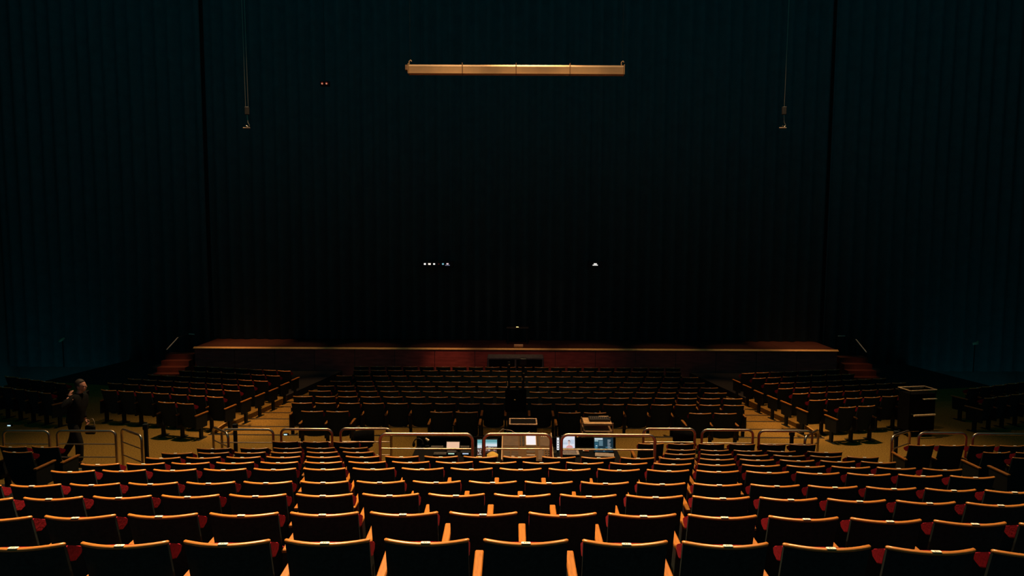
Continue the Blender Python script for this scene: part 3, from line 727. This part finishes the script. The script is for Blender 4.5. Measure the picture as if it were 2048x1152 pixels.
# laptop with a portrait on its screen
cells = [(0, 0, 1, 1, (0.74, 0.76, 0.86), 0.95), (0.03, 0.55, 0.97, 0.62, (0.62, 0.72, 0.86), 0.8), (0.08, 0.3, 0.45, 0.5, (0.60, 0.70, 0.84), 0.8), (0.65, 0.35, 0.95, 0.7, (0.62, 0.72, 0.88), 0.8),
         (0.05, 0.86, 0.6, 0.90, (0.9, 0.85, 0.7), 0.9)]
t, M, w, h = screen('laptop', 1124, 1150, 874.5, 896, 12.3, 'open laptop with a pale portrait picture on its screen', cells, 'laptop', lean=14, foot=False, yaw=R(0))
mb = MB()
def poly2(mb, pts, e, k):
    vs = [(-w / 2 + w * u, -e, h * v) for u, v in pts] + [(-w / 2 + w * u, -0.001, h * v) for u, v in pts]; n = len(pts)
    mb.add(vs, [tuple(range(n)), tuple(range(2 * n - 1, n - 1, -1))] + [(i, i + n, (i + 1) % n + n, (i + 1) % n) for i in range(n)], k)
poly2(mb, [(0.30, 0.02), (0.86, 0.02), (0.80, 0.17), (0.66, 0.24), (0.50, 0.24), (0.38, 0.15)], 0.0032, 0)
poly2(mb, [(0.55 + 0.085 * math.cos(a), 0.47 + 0.17 * math.sin(a)) for a in [i * math.pi / 6 for i in range(12)]], 0.0036, 1)
poly2(mb, [(0.51, 0.2), (0.60, 0.2), (0.59, 0.34), (0.52, 0.34)], 0.0034, 1)
poly2(mb, [(0.55 + 0.095 * math.cos(a), 0.56 + 0.12 * math.sin(a)) for a in [i * math.pi / 6 for i in range(7)]] + [(0.49, 0.58), (0.55, 0.61), (0.62, 0.56), (0.625, 0.46), (0.645, 0.46)], 0.0040, 2)
mb.xf(M); mb.obj('portrait', [E('coral_shirt', (0.80, 0.36, 0.34), 0.9), E('portrait_skin', (0.72, 0.50, 0.46), 0.9), E('portrait_hair', (0.20, 0.12, 0.13), 0.6)], t)
zq = 0.0
MB().box(-w / 2 - 0.02, w / 2 + 0.06, -0.30, -0.03, 0.02, 0.045, c=0.004).obj('keyboard_deck', grey, t)
kb = MB()
for i in range(10):
    for j in range(4): kb.box(-w / 2 + 0.01 + i * (w + 0.01) / 10, -w / 2 + 0.01 + i * (w + 0.01) / 10 + w / 14, -0.27 + j * 0.05, -0.235 + j * 0.05, 0.0455, 0.05)
o = kb.obj('keys', keyd, t); o['kind'] = 'stuff'
# strip monitor beside the rail
lc = [(0, 0, 1, 1, (0.85, 0.86, 0.9), 0.9)] + [(0.3, 0.10 + 0.2 * i, 0.75, 0.18 + 0.2 * i, (0.05, 0.05, 0.06), 0.3) for i in range(4)]
screen('strip_display', 1113.5, 1118.5, 876.5, 900, 12.2, 'narrow upright white display strip between the two desk rails', lc, lean=6)
# dark monitor with blue panels
rr = random.Random(11)
cells = [(0, 0, 1, 1, (0.015, 0.05, 0.075), 0.55), (0.02, 0.86, 0.45, 0.98, (0.75, 0.88, 0.95), 0.8), (0.02, 0.74, 0.22, 0.82, (0.55, 0.85, 0.9), 0.7), (0.25, 0.42, 0.46, 0.82, (0.16, 0.30, 0.38), 0.6), (0.02, 0.35, 0.22, 0.70, (0.04, 0.16, 0.24), 0.6)]
for i in range(9): cells.append((0.70, 0.10 + 0.09 * i, 0.78 + rr.random() * 0.14, 0.14 + 0.09 * i, (0.55, 0.62, 0.68), 0.6))
for i in range(10):
    u = rr.random() * 0.6; v = rr.random() * 0.3; cells.append((u, v, u + 0.05 + rr.random() * 0.1, v + 0.05, (0.12, 0.36, 0.52), 0.6))
cells += [(0.08, 0.40, 0.16, 0.45, (0.8, 0.95, 1), 0.8), (0.06, 0.16, 0.16, 0.2, (0.8, 0.95, 1), 0.8)]
screen('monitor', 1188.5, 1227, 878, 903.5, 12.22, 'dark monitor with blue windows at the right end of the mixing table', cells)
for x, py, lab, rz in ((1209, 909, 'grey keyboard below the dark blue monitor', R(-7)),):
    q = PZ(x, py, DZ + 0.03)
    t = thing('keyboard', lab, 'keyboard', (q.x, q.y, DZ), rz)
    MB().box(-0.17, 0.17, -0.09, 0.09, 0.004, 0.03, c=0.005).obj('body', grey, t)
    kb = MB()
    for i in range(12):
        for j in range(4): kb.box(-0.155 + i * 0.026, -0.135 + i * 0.026, -0.07 + j * 0.037, -0.042 + j * 0.037, 0.0305, 0.035)
    o = kb.obj('keys', grey, t); o['kind'] = 'stuff'
    MB().box(-0.16, -0.12, -0.02, 0.02, 0, 0.0038).box(0.12, 0.16, -0.02, 0.02, 0, 0.0038).obj('foot', ironm, t)
q = PZ(1172, 902, DZ + 0.02)
t = thing('pocket_torch', 'small orange torch lying between laptop and dark monitor', 'torch', (q.x, q.y, DZ + 0.019))
MB().tube([(-0.03, 0, 0), (0.05, 0, 0)], 0.018, 8).obj('barrel', orange, t); MB().tube([(-0.06, 0, 0), (-0.031, 0, 0)], [0.018, 0.013], 8).obj('head', mat('pale_metal', (0.7, 0.66, 0.6), 0.4, 0.8), t)
# tablet on stand, keyboards and lit strips on the left
t, M, w, h = screen('tablet', 893, 918.5, 886, 898.5, 12.25, 'blank pale tablet propped on the left of the mixing table', [(0, 0, 1, 1, (0.98, 0.60, 0.40), 0.85)], 'tablet', lean=24)
for px, py, lab in ((880, 907, 'black keyboard at the left end of the mixing table'), (874, 894, 'flat black receiver behind the left keyboard'), (928, 894, 'small black effects box right of the tablet')):
    q = PZ(px, py, DZ + 0.03)
    t = thing('keyboard' if 'keyboard at' in lab else ('receiver' if 'receiver' in lab else 'effects_box'), lab, 'keyboard' if 'keyboard at' in lab else 'device', (q.x, q.y, DZ))
    w2 = 0.12 if px != 928 else 0.10; d2 = 0.07
    MB().box(-w2, w2, -d2, d2, 0, 0.035, c=0.005).obj('body', blk, t)
    kb = MB()
    for i in range(8):
        for j in range(3): kb.box(-w2 + 0.015 + i * w2 * 0.23, -w2 + 0.015 + i * w2 * 0.23 + w2 * 0.17, -d2 + 0.02 + j * 0.035, -d2 + 0.045 + j * 0.035, 0.0355, 0.041)
    o = kb.obj('keys' if 'keyboard at' in lab else 'knobs', keyd, t); o['kind'] = 'stuff'
for px, c, lab in ((902.5, (0.65, 0.95, 0.72), 'small device with a pale green lit strip below the tablet'), (931, (0.62, 0.76, 1.0), 'small device with a pale blue lit strip right of the green one')):
    q = PZ(px, 907, DZ + 0.04)
    t = thing('rack_unit', lab, 'device', (q.x, q.y, DZ), 0, 'lit strip devices')
    MB().box(-0.085, 0.085, 0, 0.12, 0, 0.06, c=0.004).obj('case', blk, t)
    MB().box(-0.055, 0.055, -0.006, -0.0005, 0.028, 0.046).obj('lit_strip', E('strip_%.2f' % c[0], c, 0.8), t)
# headphones: dark hump at the left end
q = PZ(838, 880, DZ + 0.1)
t = thing('headphones', 'black headphones lying at the back left of the mixing table', 'headphones', (q.x, q.y - 0.1, DZ))
MB().tube([(-0.09, 0, 0.05)] + [(-0.09 * math.cos(a), 0, 0.06 + 0.10 * math.sin(a)) for a in [i * math.pi / 8 for i in range(9)]], 0.012, 6).obj('headband', blk, t)
for sx in (-1, 1): MB().ball((sx * 0.085, 0, 0.045), 0.045, sc=(0.6, 1, 1)).obj('ear_cup', blkcloth, t)
q = PZ(856, 878, DZ + 0.1)
t = thing('desk_lamp', 'small unlit bronze lamp head at the back of the mixing table', 'lamp', (q.x, q.y - 0.13, DZ))
MB().cyl((0, 0, 0), 0.04, 0.012, 10).obj('base', blk, t); MB().tube([(0, 0, 0.012), (0, 0, 0.12)], 0.006, 6).obj('stem', blk, t)
MB().tube([(-0.03, 0, 0.15), (0.035, -0.03, 0.11)], [0.02, 0.035], 8).obj('head', mat('bronze_lamp', (0.5, 0.4, 0.25)), t)
q = PZ(1157, 872, DZ + 0.12)
t = thing('gooseneck_lamp', 'bent orange gooseneck lamp between laptop and rack', 'lamp', (q.x, q.y, DZ))
MB().cyl((0.03, 0.02, 0), 0.035, 0.012, 10).obj('base', blk, t)
MB().tube([(0.03, 0.02, 0.012), (0.04, 0.02, 0.10), (0.03, 0.0, 0.16)], 0.006, 6).obj('neck', blk, t)
MB().tube([(0.03, 0.0, 0.165), (-0.03, -0.03, 0.08)], [0.016, 0.022], 8).obj('shade', mat('amber_shade', (0.70, 0.38, 0.12), 0.5), t)

# rack case with pale edge trim behind the console
a = PZ(1018, 848, 0.98); b = PZ(1075, 848, 0.98); c = PZ(1046, 836, 0.98)
t = thing('rack_case', 'black rack case with pale metal edging, standing behind the sound console', 'case', ((a.x + b.x) / 2, a.y, 0))
w2 = (b.x - a.x) / 2; dd = c.y - a.y
MB().box(-w2 + 0.01, w2 - 0.01, 0.01, dd - 0.01, 0.05, 0.965).obj('body', blkcloth, t)
for (x0, x1, y0, y1) in ((-w2, w2, 0, 0.03), (-w2, w2, dd - 0.03, dd), (-w2, -w2 + 0.03, 0.03, dd - 0.03), (w2 - 0.03, w2, 0.03, dd - 0.03)):
    MB().box(x0, x1, y0, y1, 0.95, 0.98, c=0.006).obj('edge_trim', mat('bronze_trim', (0.55, 0.36, 0.22), 0.45, 0.4), t)
for sx in (-1, 1):
    for y in (0.06, dd - 0.06): MB().ball((sx * (w2 - 0.06), y, 0.026), 0.026).obj('castor', ironm, t)
# equipment rack to the right
a = PZ(1168, 846, 0.98); b = PZ(1224, 846, 0.98)
t = thing('equipment_rack', 'open equipment rack with lit wooden shelf fronts and a small mixer on top', 'rack', ((a.x + b.x) / 2, a.y, 0))
w2 = (b.x - a.x) / 2
for z, m_, nm in ((0.93, mat('shelf_tan', (0.50, 0.30, 0.14), 0.55), 'top_shelf'), (0.80, mat('shelf_brown', (0.42, 0.24, 0.12), 0.5), 'shelf'), (0.66, mat('shelf_brown', (0.42, 0.24, 0.12)), 'shelf'), (0.55, mat('shelf_brown', (0.42, 0.24, 0.12)), 'shelf')):
    MB().box(-w2, w2, -0.02 if z > 0.9 else -0.05, 0.42, z, z + (0.045 if z > 0.9 else 0.03), c=0.006).obj(nm, m_, t)
for sx in (-1, 1):
    for y in (-0.03, 0.40): MB().box(sx * (w2 + 0.012) - 0.011, sx * (w2 + 0.012) + 0.011, y - 0.012, y + 0.012, 0, 0.99).obj('upright', mat('bronze_trim', (0.55, 0.36, 0.22)), t)
MB().box(-w2 + 0.01, w2 - 0.01, 0.03, 0.4, 0.02, 0.54).obj('lower_case', blkcloth, t)
MB().box(0.1, 0.16, -0.056, -0.0505, 0.555, 0.575).obj('blue_lamp', E('blue_lamp', (0.12, 0.55, 1.0), 1.0), t)
t2 = thing('small_mixer', 'small black mixer with rows of pale knobs on top of the rack', 'mixer', (t.location.x + 0.05, t.location.y + 0.10, 0.9755))
MB().box(-0.21, 0.21, 0, 0.26, 0, 0.05, c=0.006).obj('case', blk, t2)
kb = MB()
for i in range(9):
    for j in range(3): kb.cyl((-0.18 + i * 0.04, 0.04 + j * 0.06, 0.0505), 0.009, 0.014, 6)
o = kb.obj('knobs', grey, t2); o['kind'] = 'stuff'
MB().box(-0.0, 0.2, 0.21, 0.24, 0.0505, 0.056).obj('scribble_strip', cream, t2)
# tall black stand behind the console
q = PY(1030, 716, 13.98)
t = thing('equipment_stand', 'tall black two-post stand with small devices behind the rack case', 'stand', (q.x, 13.98, 0))
for dx in (-0.13, 0.17):
    MB().tube([(dx, 0, 0.05), (dx, 0, q.z - (0.0 if dx > 0 else 0.08))], 0.03, 8).obj('post', ironm, t)
MB().box(-0.22, 0.26, -0.14, 0.14, 0, 0.05, c=0.01).obj('base', ironm, t)
MB().box(-0.20, 0.24, -0.03, 0.03, 1.02, 1.5, c=0.01).obj('panel', blkcloth, t)
for (x, z, w, h) in ((-0.15, 1.58, 0.02, 0.09), (0.15, 1.7, 0.02, 0.05), (0.18, 1.84, 0.035, 0.02), (-0.12, 2.02, 0.03, 0.016), (0.0, 1.28, 0.035, 0.014)):
    MB().box(x - w / 2, x + w / 2, -0.055, -0.0305, z, z + h).obj('clip', brass, t)
MB().box(0.10, 0.24, -0.06, 0.06, q.z - 0.14, q.z, c=0.012).obj('camera_head', blk, t)

# swivel chairs beside the desk
for px, py, lab, rz in ((716, 868, 'dark rounded swivel chair left of the mixing table', R(35)), (1380, 866, 'dark rounded swivel chair right of the mixing table', R(-30))):
    q = PZ(px, py, 0.80)
    t = thing('swivel_chair', lab, 'chair', (q.x, 13.45 if px < 1000 else 13.7, 0), rz, 'swivel chairs at the mixing position')
    rings = []
    for i in range(9):
        a = R(-55) + R(110) * i / 8; x = 0.24 * math.sin(a) * 1.1; y = -0.22 * math.cos(a) + 0.02; e = 0.05 * abs(math.sin(a)) ** 3
        rings.append([(x, y, 0.48 + e), (x, y, 0.82 - e), (x * 0.86, y + 0.05, 0.82 - e), (x * 0.86, y + 0.05, 0.48 + e)])
    MB().loft(rings).obj('backrest', blkcloth, t)
    MB().ball((0, 0.05, 0.44), 0.24, sc=(1, 1, 0.22)).obj('seat', blkcloth, t)
    MB().tube([(0, 0.03, 0.08), (0, 0.03, 0.41)], 0.03, 8).obj('column', ironm, t)
    for i in range(5):
        a = 2 * math.pi * i / 5
        MB().tube([(0, 0.03, 0.09), (0.26 * math.cos(a), 0.03 + 0.26 * math.sin(a), 0.06)], 0.018, 6).obj('foot', ironm, t)
        MB().ball((0.26 * math.cos(a), 0.03 + 0.26 * math.sin(a), 0.028), 0.028).obj('castor', ironm, t)

# black equipment trolley at the right
q = PZ(1835, 776, 1.12)
t = thing('equipment_trolley', 'tall black equipment trolley with a bronze top frame, right of the hall', 'trolley', (q.x, q.y, 0), R(10))
a = PZ(1805, 770, 1.12); b = PZ(1858, 772, 1.12); c = PZ(1865, 782, 1.12)
w2 = 0.36; dd = 0.20
MB().box(-w2 + 0.02, w2 - 0.02, -dd + 0.02, dd - 0.02, 0.14, 1.02).obj('cabinet', blkcloth, t)
bt = mat('trolley_trim', (0.78, 0.55, 0.28), 0.5)
for (x0, x1, y0, y1) in ((-w2, w2, -dd, -dd + 0.025), (-w2, w2, dd - 0.05, dd), (-w2, -w2 + 0.02, -dd + 0.025, dd - 0.05), (w2 - 0.02, w2, -dd + 0.025, dd - 0.05)):
    MB().box(x0, x1, y0, y1, 1.10, 1.12, c=0.004).obj('top_frame', bt, t)
for sx in (-1, 1):
    for sy in (-1, 1): MB().box(sx * (w2 - 0.02) - 0.012, sx * (w2 - 0.02) + 0.012, sy * (dd - 0.025) - 0.012, sy * (dd - 0.025) + 0.012, 1.0205, 1.10).obj('upright', ironm, t)
MB().box(-0.02, w2 - 0.04, -dd - 0.06, -dd + 0.015, 0.90, 0.915).obj('pull_out_shelf', bt, t)
MB().tube([(-w2 + 0.05, -dd - 0.10, 0.55), (w2 - 0.12, -dd - 0.10, 0.55)], 0.025, 8).obj('handle_bar', bt, t)
for sx in (-1, 1): MB().tube([(sx * 0.25 - 0.03, -dd + 0.02, 0.55), (sx * 0.25 - 0.03, -dd - 0.10, 0.55)], 0.012, 6).obj('handle_arm', ironm, t)
for sx in (-1, 1):
    for sy in (-1, 1):
        MB().ball((sx * 0.28, sy * 0.13, 0.06), 0.06).obj('castor', ironm, t)

# ------------------------------------------------------------------ the walking person
def skin_mesh(name, chains, sub=2):
    """chains: list of lists of (pos, radius); consecutive points are joined, equal positions are shared"""
    bm_v, edges, rad, key = [], [], [], {}
    def vid(p, r):
        k = tuple(round(c, 4) for c in p)
        if k not in key: key[k] = len(bm_v); bm_v.append(p); rad.append(r)
        return key[k]
    for ch in chains:
        ids = [vid(p, r) for p, r in ch]
        edges += [(a, b) for a, b in zip(ids, ids[1:]) if a != b]
    me = bpy.data.meshes.new(name); me.from_pydata(bm_v, edges, [])
    o = bpy.data.objects.new(name + '_build', me); COL.objects.link(o)
    md = o.modifiers.new('s', 'SKIN'); md.use_smooth_shade = True
    for i, r in enumerate(rad):
        me.skin_vertices[0].data[i].radius = (r, r) if not isinstance(r, tuple) else r
    me.skin_vertices[0].data[0].use_root = True
    ss = o.modifiers.new('d', 'SUBSURF'); ss.levels = sub; ss.render_levels = sub
    dg = bpy.context.evaluated_depsgraph_get()
    out = bpy.data.meshes.new_from_object(o.evaluated_get(dg))
    bpy.data.objects.remove(o); bpy.data.meshes.remove(me)
    return out
fp = PZ(160, 931, 0.0)
person = thing('person', 'person in black clothes walking behind the left rails, one hand raised to the head', 'person', (fp.x, fp.y, 0))
# x = walking direction, -y = towards the camera
PEL = (-0.06, 0, 0.93); WST = (-0.03, 0, 1.08); CHS = (0.03, 0, 1.30); NKB = (0.06, 0, 1.475); NKT = (0.085, 0, 1.55); HED = (0.11, 0, 1.63)
hipR, hipL = (-0.06, -0.09, 0.90), (-0.06, 0.09, 0.90)
kneR, ankR = (0.07, -0.09, 0.49), (0.06, -0.09, 0.09)
kneL, ankL = (-0.18, 0.09, 0.50), (-0.40, 0.09, 0.16)
shR, shL = (0.03, -0.19, 1.42), (0.03, 0.19, 1.42)
elR, wrR = (-0.10, -0.34, 1.26), (-0.01, -0.21, 1.47)
elL, wrL = (-0.05, 0.25, 1.13), (0.03, 0.20, 0.90)
def hand(w, dirv, side, curl):
    d = Vector(dirv).normalized(); s_ = Vector(side).normalized(); n_ = d.cross(s_)
    w = Vector(w); palm = w + d * 0.075; chains = [[(tuple(w), 0.026), (tuple(w + d * 0.045), (0.036, 0.018)), (tuple(palm), (0.040, 0.016))]]
    for i, ln in enumerate((0.070, 0.080, 0.074, 0.056)):
        o_ = s_ * (0.030 - 0.020 * i)
        p0 = palm + o_ * 0.9; p1 = p0 + d * ln * 0.45 + n_ * curl * 0.35 * ln; p2 = p1 + (d * (1 - curl) + n_ * curl).normalized() * ln * 0.35; p3 = p2 + (d * (0.6 - curl) + n_ * curl * 1.2).normalized() * ln * 0.28
        chains.append([(tuple(palm - d * 0.02 + o_ * 0.5), 0.010), (tuple(p0), 0.0095), (tuple(p1), 0.009), (tuple(p2), 0.0085), (tuple(p3), 0.007)])
    th = w + d * 0.03 + s_ * 0.028
    chains.append([(tuple(w + d * 0.02), 0.014), (tuple(th), 0.012), (tuple(th + d * 0.03 + s_ * 0.018 + n_ * 0.01), 0.010), (tuple(th + d * 0.055 + s_ * 0.02 + n_ * 0.02), 0.008)])
    return chains
body_parts = []
core = [[(PEL, 0.115), (WST, 0.10), (CHS, (0.13, 0.10)), (NKB, 0.075), (NKT, 0.055), (HED, 0.06)],
        [(PEL, 0.115), (hipR, 0.07), (kneR, 0.05), (ankR, 0.038), ((0.19, -0.09, 0.035), 0.03)], [(PEL, 0.115), (hipL, 0.07), (kneL, 0.05), (ankL, 0.038), ((-0.33, 0.09, 0.04), 0.03)],
        [(CHS, (0.13, 0.10)), (shR, 0.048), (elR, 0.036), (wrR, 0.026)], [(CHS, (0.13, 0.10)), (shL, 0.048), (elL, 0.036), (wrL, 0.026)]]
meshes = [skin_mesh('body_core', core)]
for hc in (hand(wrL, (0.5, 0, -0.85), (0.4, 0.25, 0.5), 0.75), hand(wrR, (0.12, 0.42, 0.88), (0.5, -0.3, -0.1), 0.35)):
    for ch in hc: meshes.append(skin_mesh('hand', [ch], 1))
bm = bmesh.new()
for m_ in meshes: bm.from_mesh(m_)
mbh = MB()
mbh.ball((0.10, 0, 1.655), 0.105, sc=(0.93, 0.74, 1.12), nu=16, nv=12)      # skull
mbh.ball((0.145, 0, 1.60), 0.07, sc=(0.85, 0.72, 0.95), nu=12, nv=9)          # jaw and face
mbh.ball((0.207, 0, 1.632), 0.018, sc=(1.1, 0.75, 1.5), nu=8, nv=6)           # nose
mbh.ball((0.190, 0, 1.585), 0.018, sc=(0.7, 1.3, 0.6), nu=8, nv=6)            # mouth
for sy in (-1, 1):
    mbh.ball((0.09, sy * 0.08, 1.635), 0.028, sc=(0.7, 0.35, 1.2), nu=8, nv=6)  # ears
    mbh.ball((0.182, sy * 0.033, 1.665), 0.016, sc=(0.6, 1.1, 0.5), nu=8, nv=6)   # brow
hm = mbh.mesh('head', skin); bm.from_mesh(hm)
bme = bpy.data.meshes.new('body'); bm.to_mesh(bme); bm.free()
tmp = bpy.data.objects.new('body_join', bme); COL.objects.link(tmp)
rm = tmp.modifiers.new('r', 'REMESH'); rm.mode = 'VOXEL'; rm.voxel_size = 0.0062; rm.use_smooth_shade = True
smm = tmp.modifiers.new('m', 'SMOOTH'); smm.iterations = 2; smm.factor = 0.4
dg = bpy.context.evaluated_depsgraph_get()
fin = bpy.data.meshes.new_from_object(tmp.evaluated_get(dg)); fin.name = 'body'
bpy.data.objects.remove(tmp)
bones = [(PEL, WST), (WST, CHS), (CHS, NKB), (PEL, hipR), (hipR, kneR), (kneR, ankR), (PEL, hipL), (hipL, kneL), (kneL, ankL), (CHS, shR), (shR, elR), (elR, wrR), (CHS, shL), (shL, elL), (elL, wrL),
         (ankR, (0.19, -0.09, 0.035)), (ankL, (-0.33, 0.09, 0.04))]
for v in fin.vertices:
    p = v.co
    if p.z > 1.50 or (p - Vector(wrR)).length < 0.05 or (p - Vector(wrL)).length < 0.05: continue
    best = None
    for a_, b_ in bones:
        a_, b_ = Vector(a_), Vector(b_); k_ = max(0, min(1, (p - a_).dot(b_ - a_) / (b_ - a_).length_squared)); q_ = a_ + (b_ - a_) * k_
        dd_ = (p - q_).length
        if best is None or dd_ < best[0]: best = (dd_, q_)
    if best[0] < 0.16 and (p - Vector(wrR)).dot(Vector(wrR) - Vector(elR)) < 0 or best[0] < 0.16 and (p - Vector(wrL)).dot(Vector(wrL) - Vector(elL)) < 0 and (p - Vector(wrL)).length > 0.3:
        if (p - Vector(wrL)).length > 0.19 and (p - Vector(wrR)).length > 0.06: v.co = best[1] + (p - best[1]) * 0.6
fin.materials.clear(); fin.materials.append(skin)
bo = bpy.data.objects.new('body', fin); COL.objects.link(bo); bo.parent = person
mb = MB()
for sy in (-1, 1): mb.ball((0.187, sy * 0.032, 1.650), 0.011, nu=8, nv=6)
mb.obj('eyes', mat('eye_dark', (0.05, 0.04, 0.04), 0.3), person)
def cloth_part(name, chains, m_):
    me = skin_mesh(name, chains); me.materials.clear(); me.materials.append(m_)
    o = bpy.data.objects.new(name, me); COL.objects.link(o); o.parent = person; return o
mid = lambda a, b, k: tuple(a[i] + (b[i] - a[i]) * k for i in range(3))
cloth_part('jacket', [[((-0.06, 0, 0.86), (0.17, 0.15)), (PEL, (0.175, 0.155)), (WST, (0.165, 0.15)), (CHS, (0.19, 0.155)), (NKB, 0.095), (mid(NKB, NKT, 0.4), 0.075)],
                      [(CHS, (0.19, 0.155)), (shR, 0.098), (elR, 0.066), (mid(elR, wrR, 0.82), 0.045)], [(CHS, (0.19, 0.155)), (shL, 0.098), (elL, 0.066), (mid(elL, wrL, 0.9), 0.045)]], clothm)
cloth_part('trousers', [[((-0.06, 0, 0.98), 0.15), (PEL, 0.15), (hipR, 0.108), (kneR, 0.082), (mid(kneR, ankR, 0.97), 0.068)], [(PEL, 0.15), (hipL, 0.108), (kneL, 0.082), (mid(kneL, ankL, 0.97), 0.068)]], trous)
for (ax, ay, az), fl in ((ankR, 0.0), (ankL, R(35))):
    rings = []
    for x, wd_, hh_ in ((-0.08, 0.03, 0.07), (-0.05, 0.042, 0.09), (0.02, 0.042, 0.10), (0.09, 0.045, 0.07), (0.16, 0.047, 0.05), (0.20, 0.03, 0.035)):
        rings.append([(x, -wd_, 0), (x, wd_, 0), (x, wd_, hh_ * 0.7), (x, wd_ * 0.4, hh_), (x, -wd_ * 0.4, hh_), (x, -wd_, hh_ * 0.7)])
    o = MB().loft(rings).obj('shoe', ironm, person)
    o.location = (ax, ay, 0.0 if fl == 0 else az - 0.045); o.rotation_euler = (0, fl, 0)
mb = MB().ball((0.085, 0, 1.675), 0.108, sc=(0.95, 0.80, 1.08), nu=16, nv=12)
mb.v = [(x if z > 1.60 else x, y, z) for x, y, z in mb.v]
o = mb.obj('hair', hairm, person)
# keep the hair off the face: push front-low vertices inside the skull
for v in o.data.vertices:
    if v.co.x > 0.12 and v.co.z < 1.715: v.co.x = 0.12 - (v.co.x - 0.12) * 0.3
    if v.co.z < 1.60: v.co.x -= 0.01; v.co.z = max(v.co.z, 1.57)
# the bag in the near hand
bagp = Vector(wrL) + Vector((0.5, 0, -0.85)).normalized() * 0.10
t = thing('shoulder_bag', 'small black bag with a thin strap held in the walking person\'s hand', 'bag', (fp.x + bagp.x + 0.04, fp.y + bagp.y, bagp.z - 0.16))
MB().box(-0.10, 0.10, -0.035, 0.035, -0.06, 0.12, c=0.02).obj('pouch', clothm, t)
MB().tube([(-0.08, 0, 0.11), (-0.03, 0, 0.17), (0.03, 0, 0.26), (0.06, 0, 0.27), (0.09, 0, 0.20), (0.09, 0, 0.11)], 0.006, 6).obj('strap', mat('worn_strap', (0.35, 0.26, 0.18), 0.7), t)
# pale strip lying on the aisle step
q = PZ(161, 939.5, 0.175)
tag(MB().box(-0.055, 0.055, -0.03, 0.03, 0, 0.012, c=0.003).obj('paper_strip', mat('pale_paper', (0.8, 0.7, 0.55), 0.7), None, (q.x, q.y, ROWZ[8] + 0.001)), 'small pale strip lying on the aisle step near the walking person', 'paper')
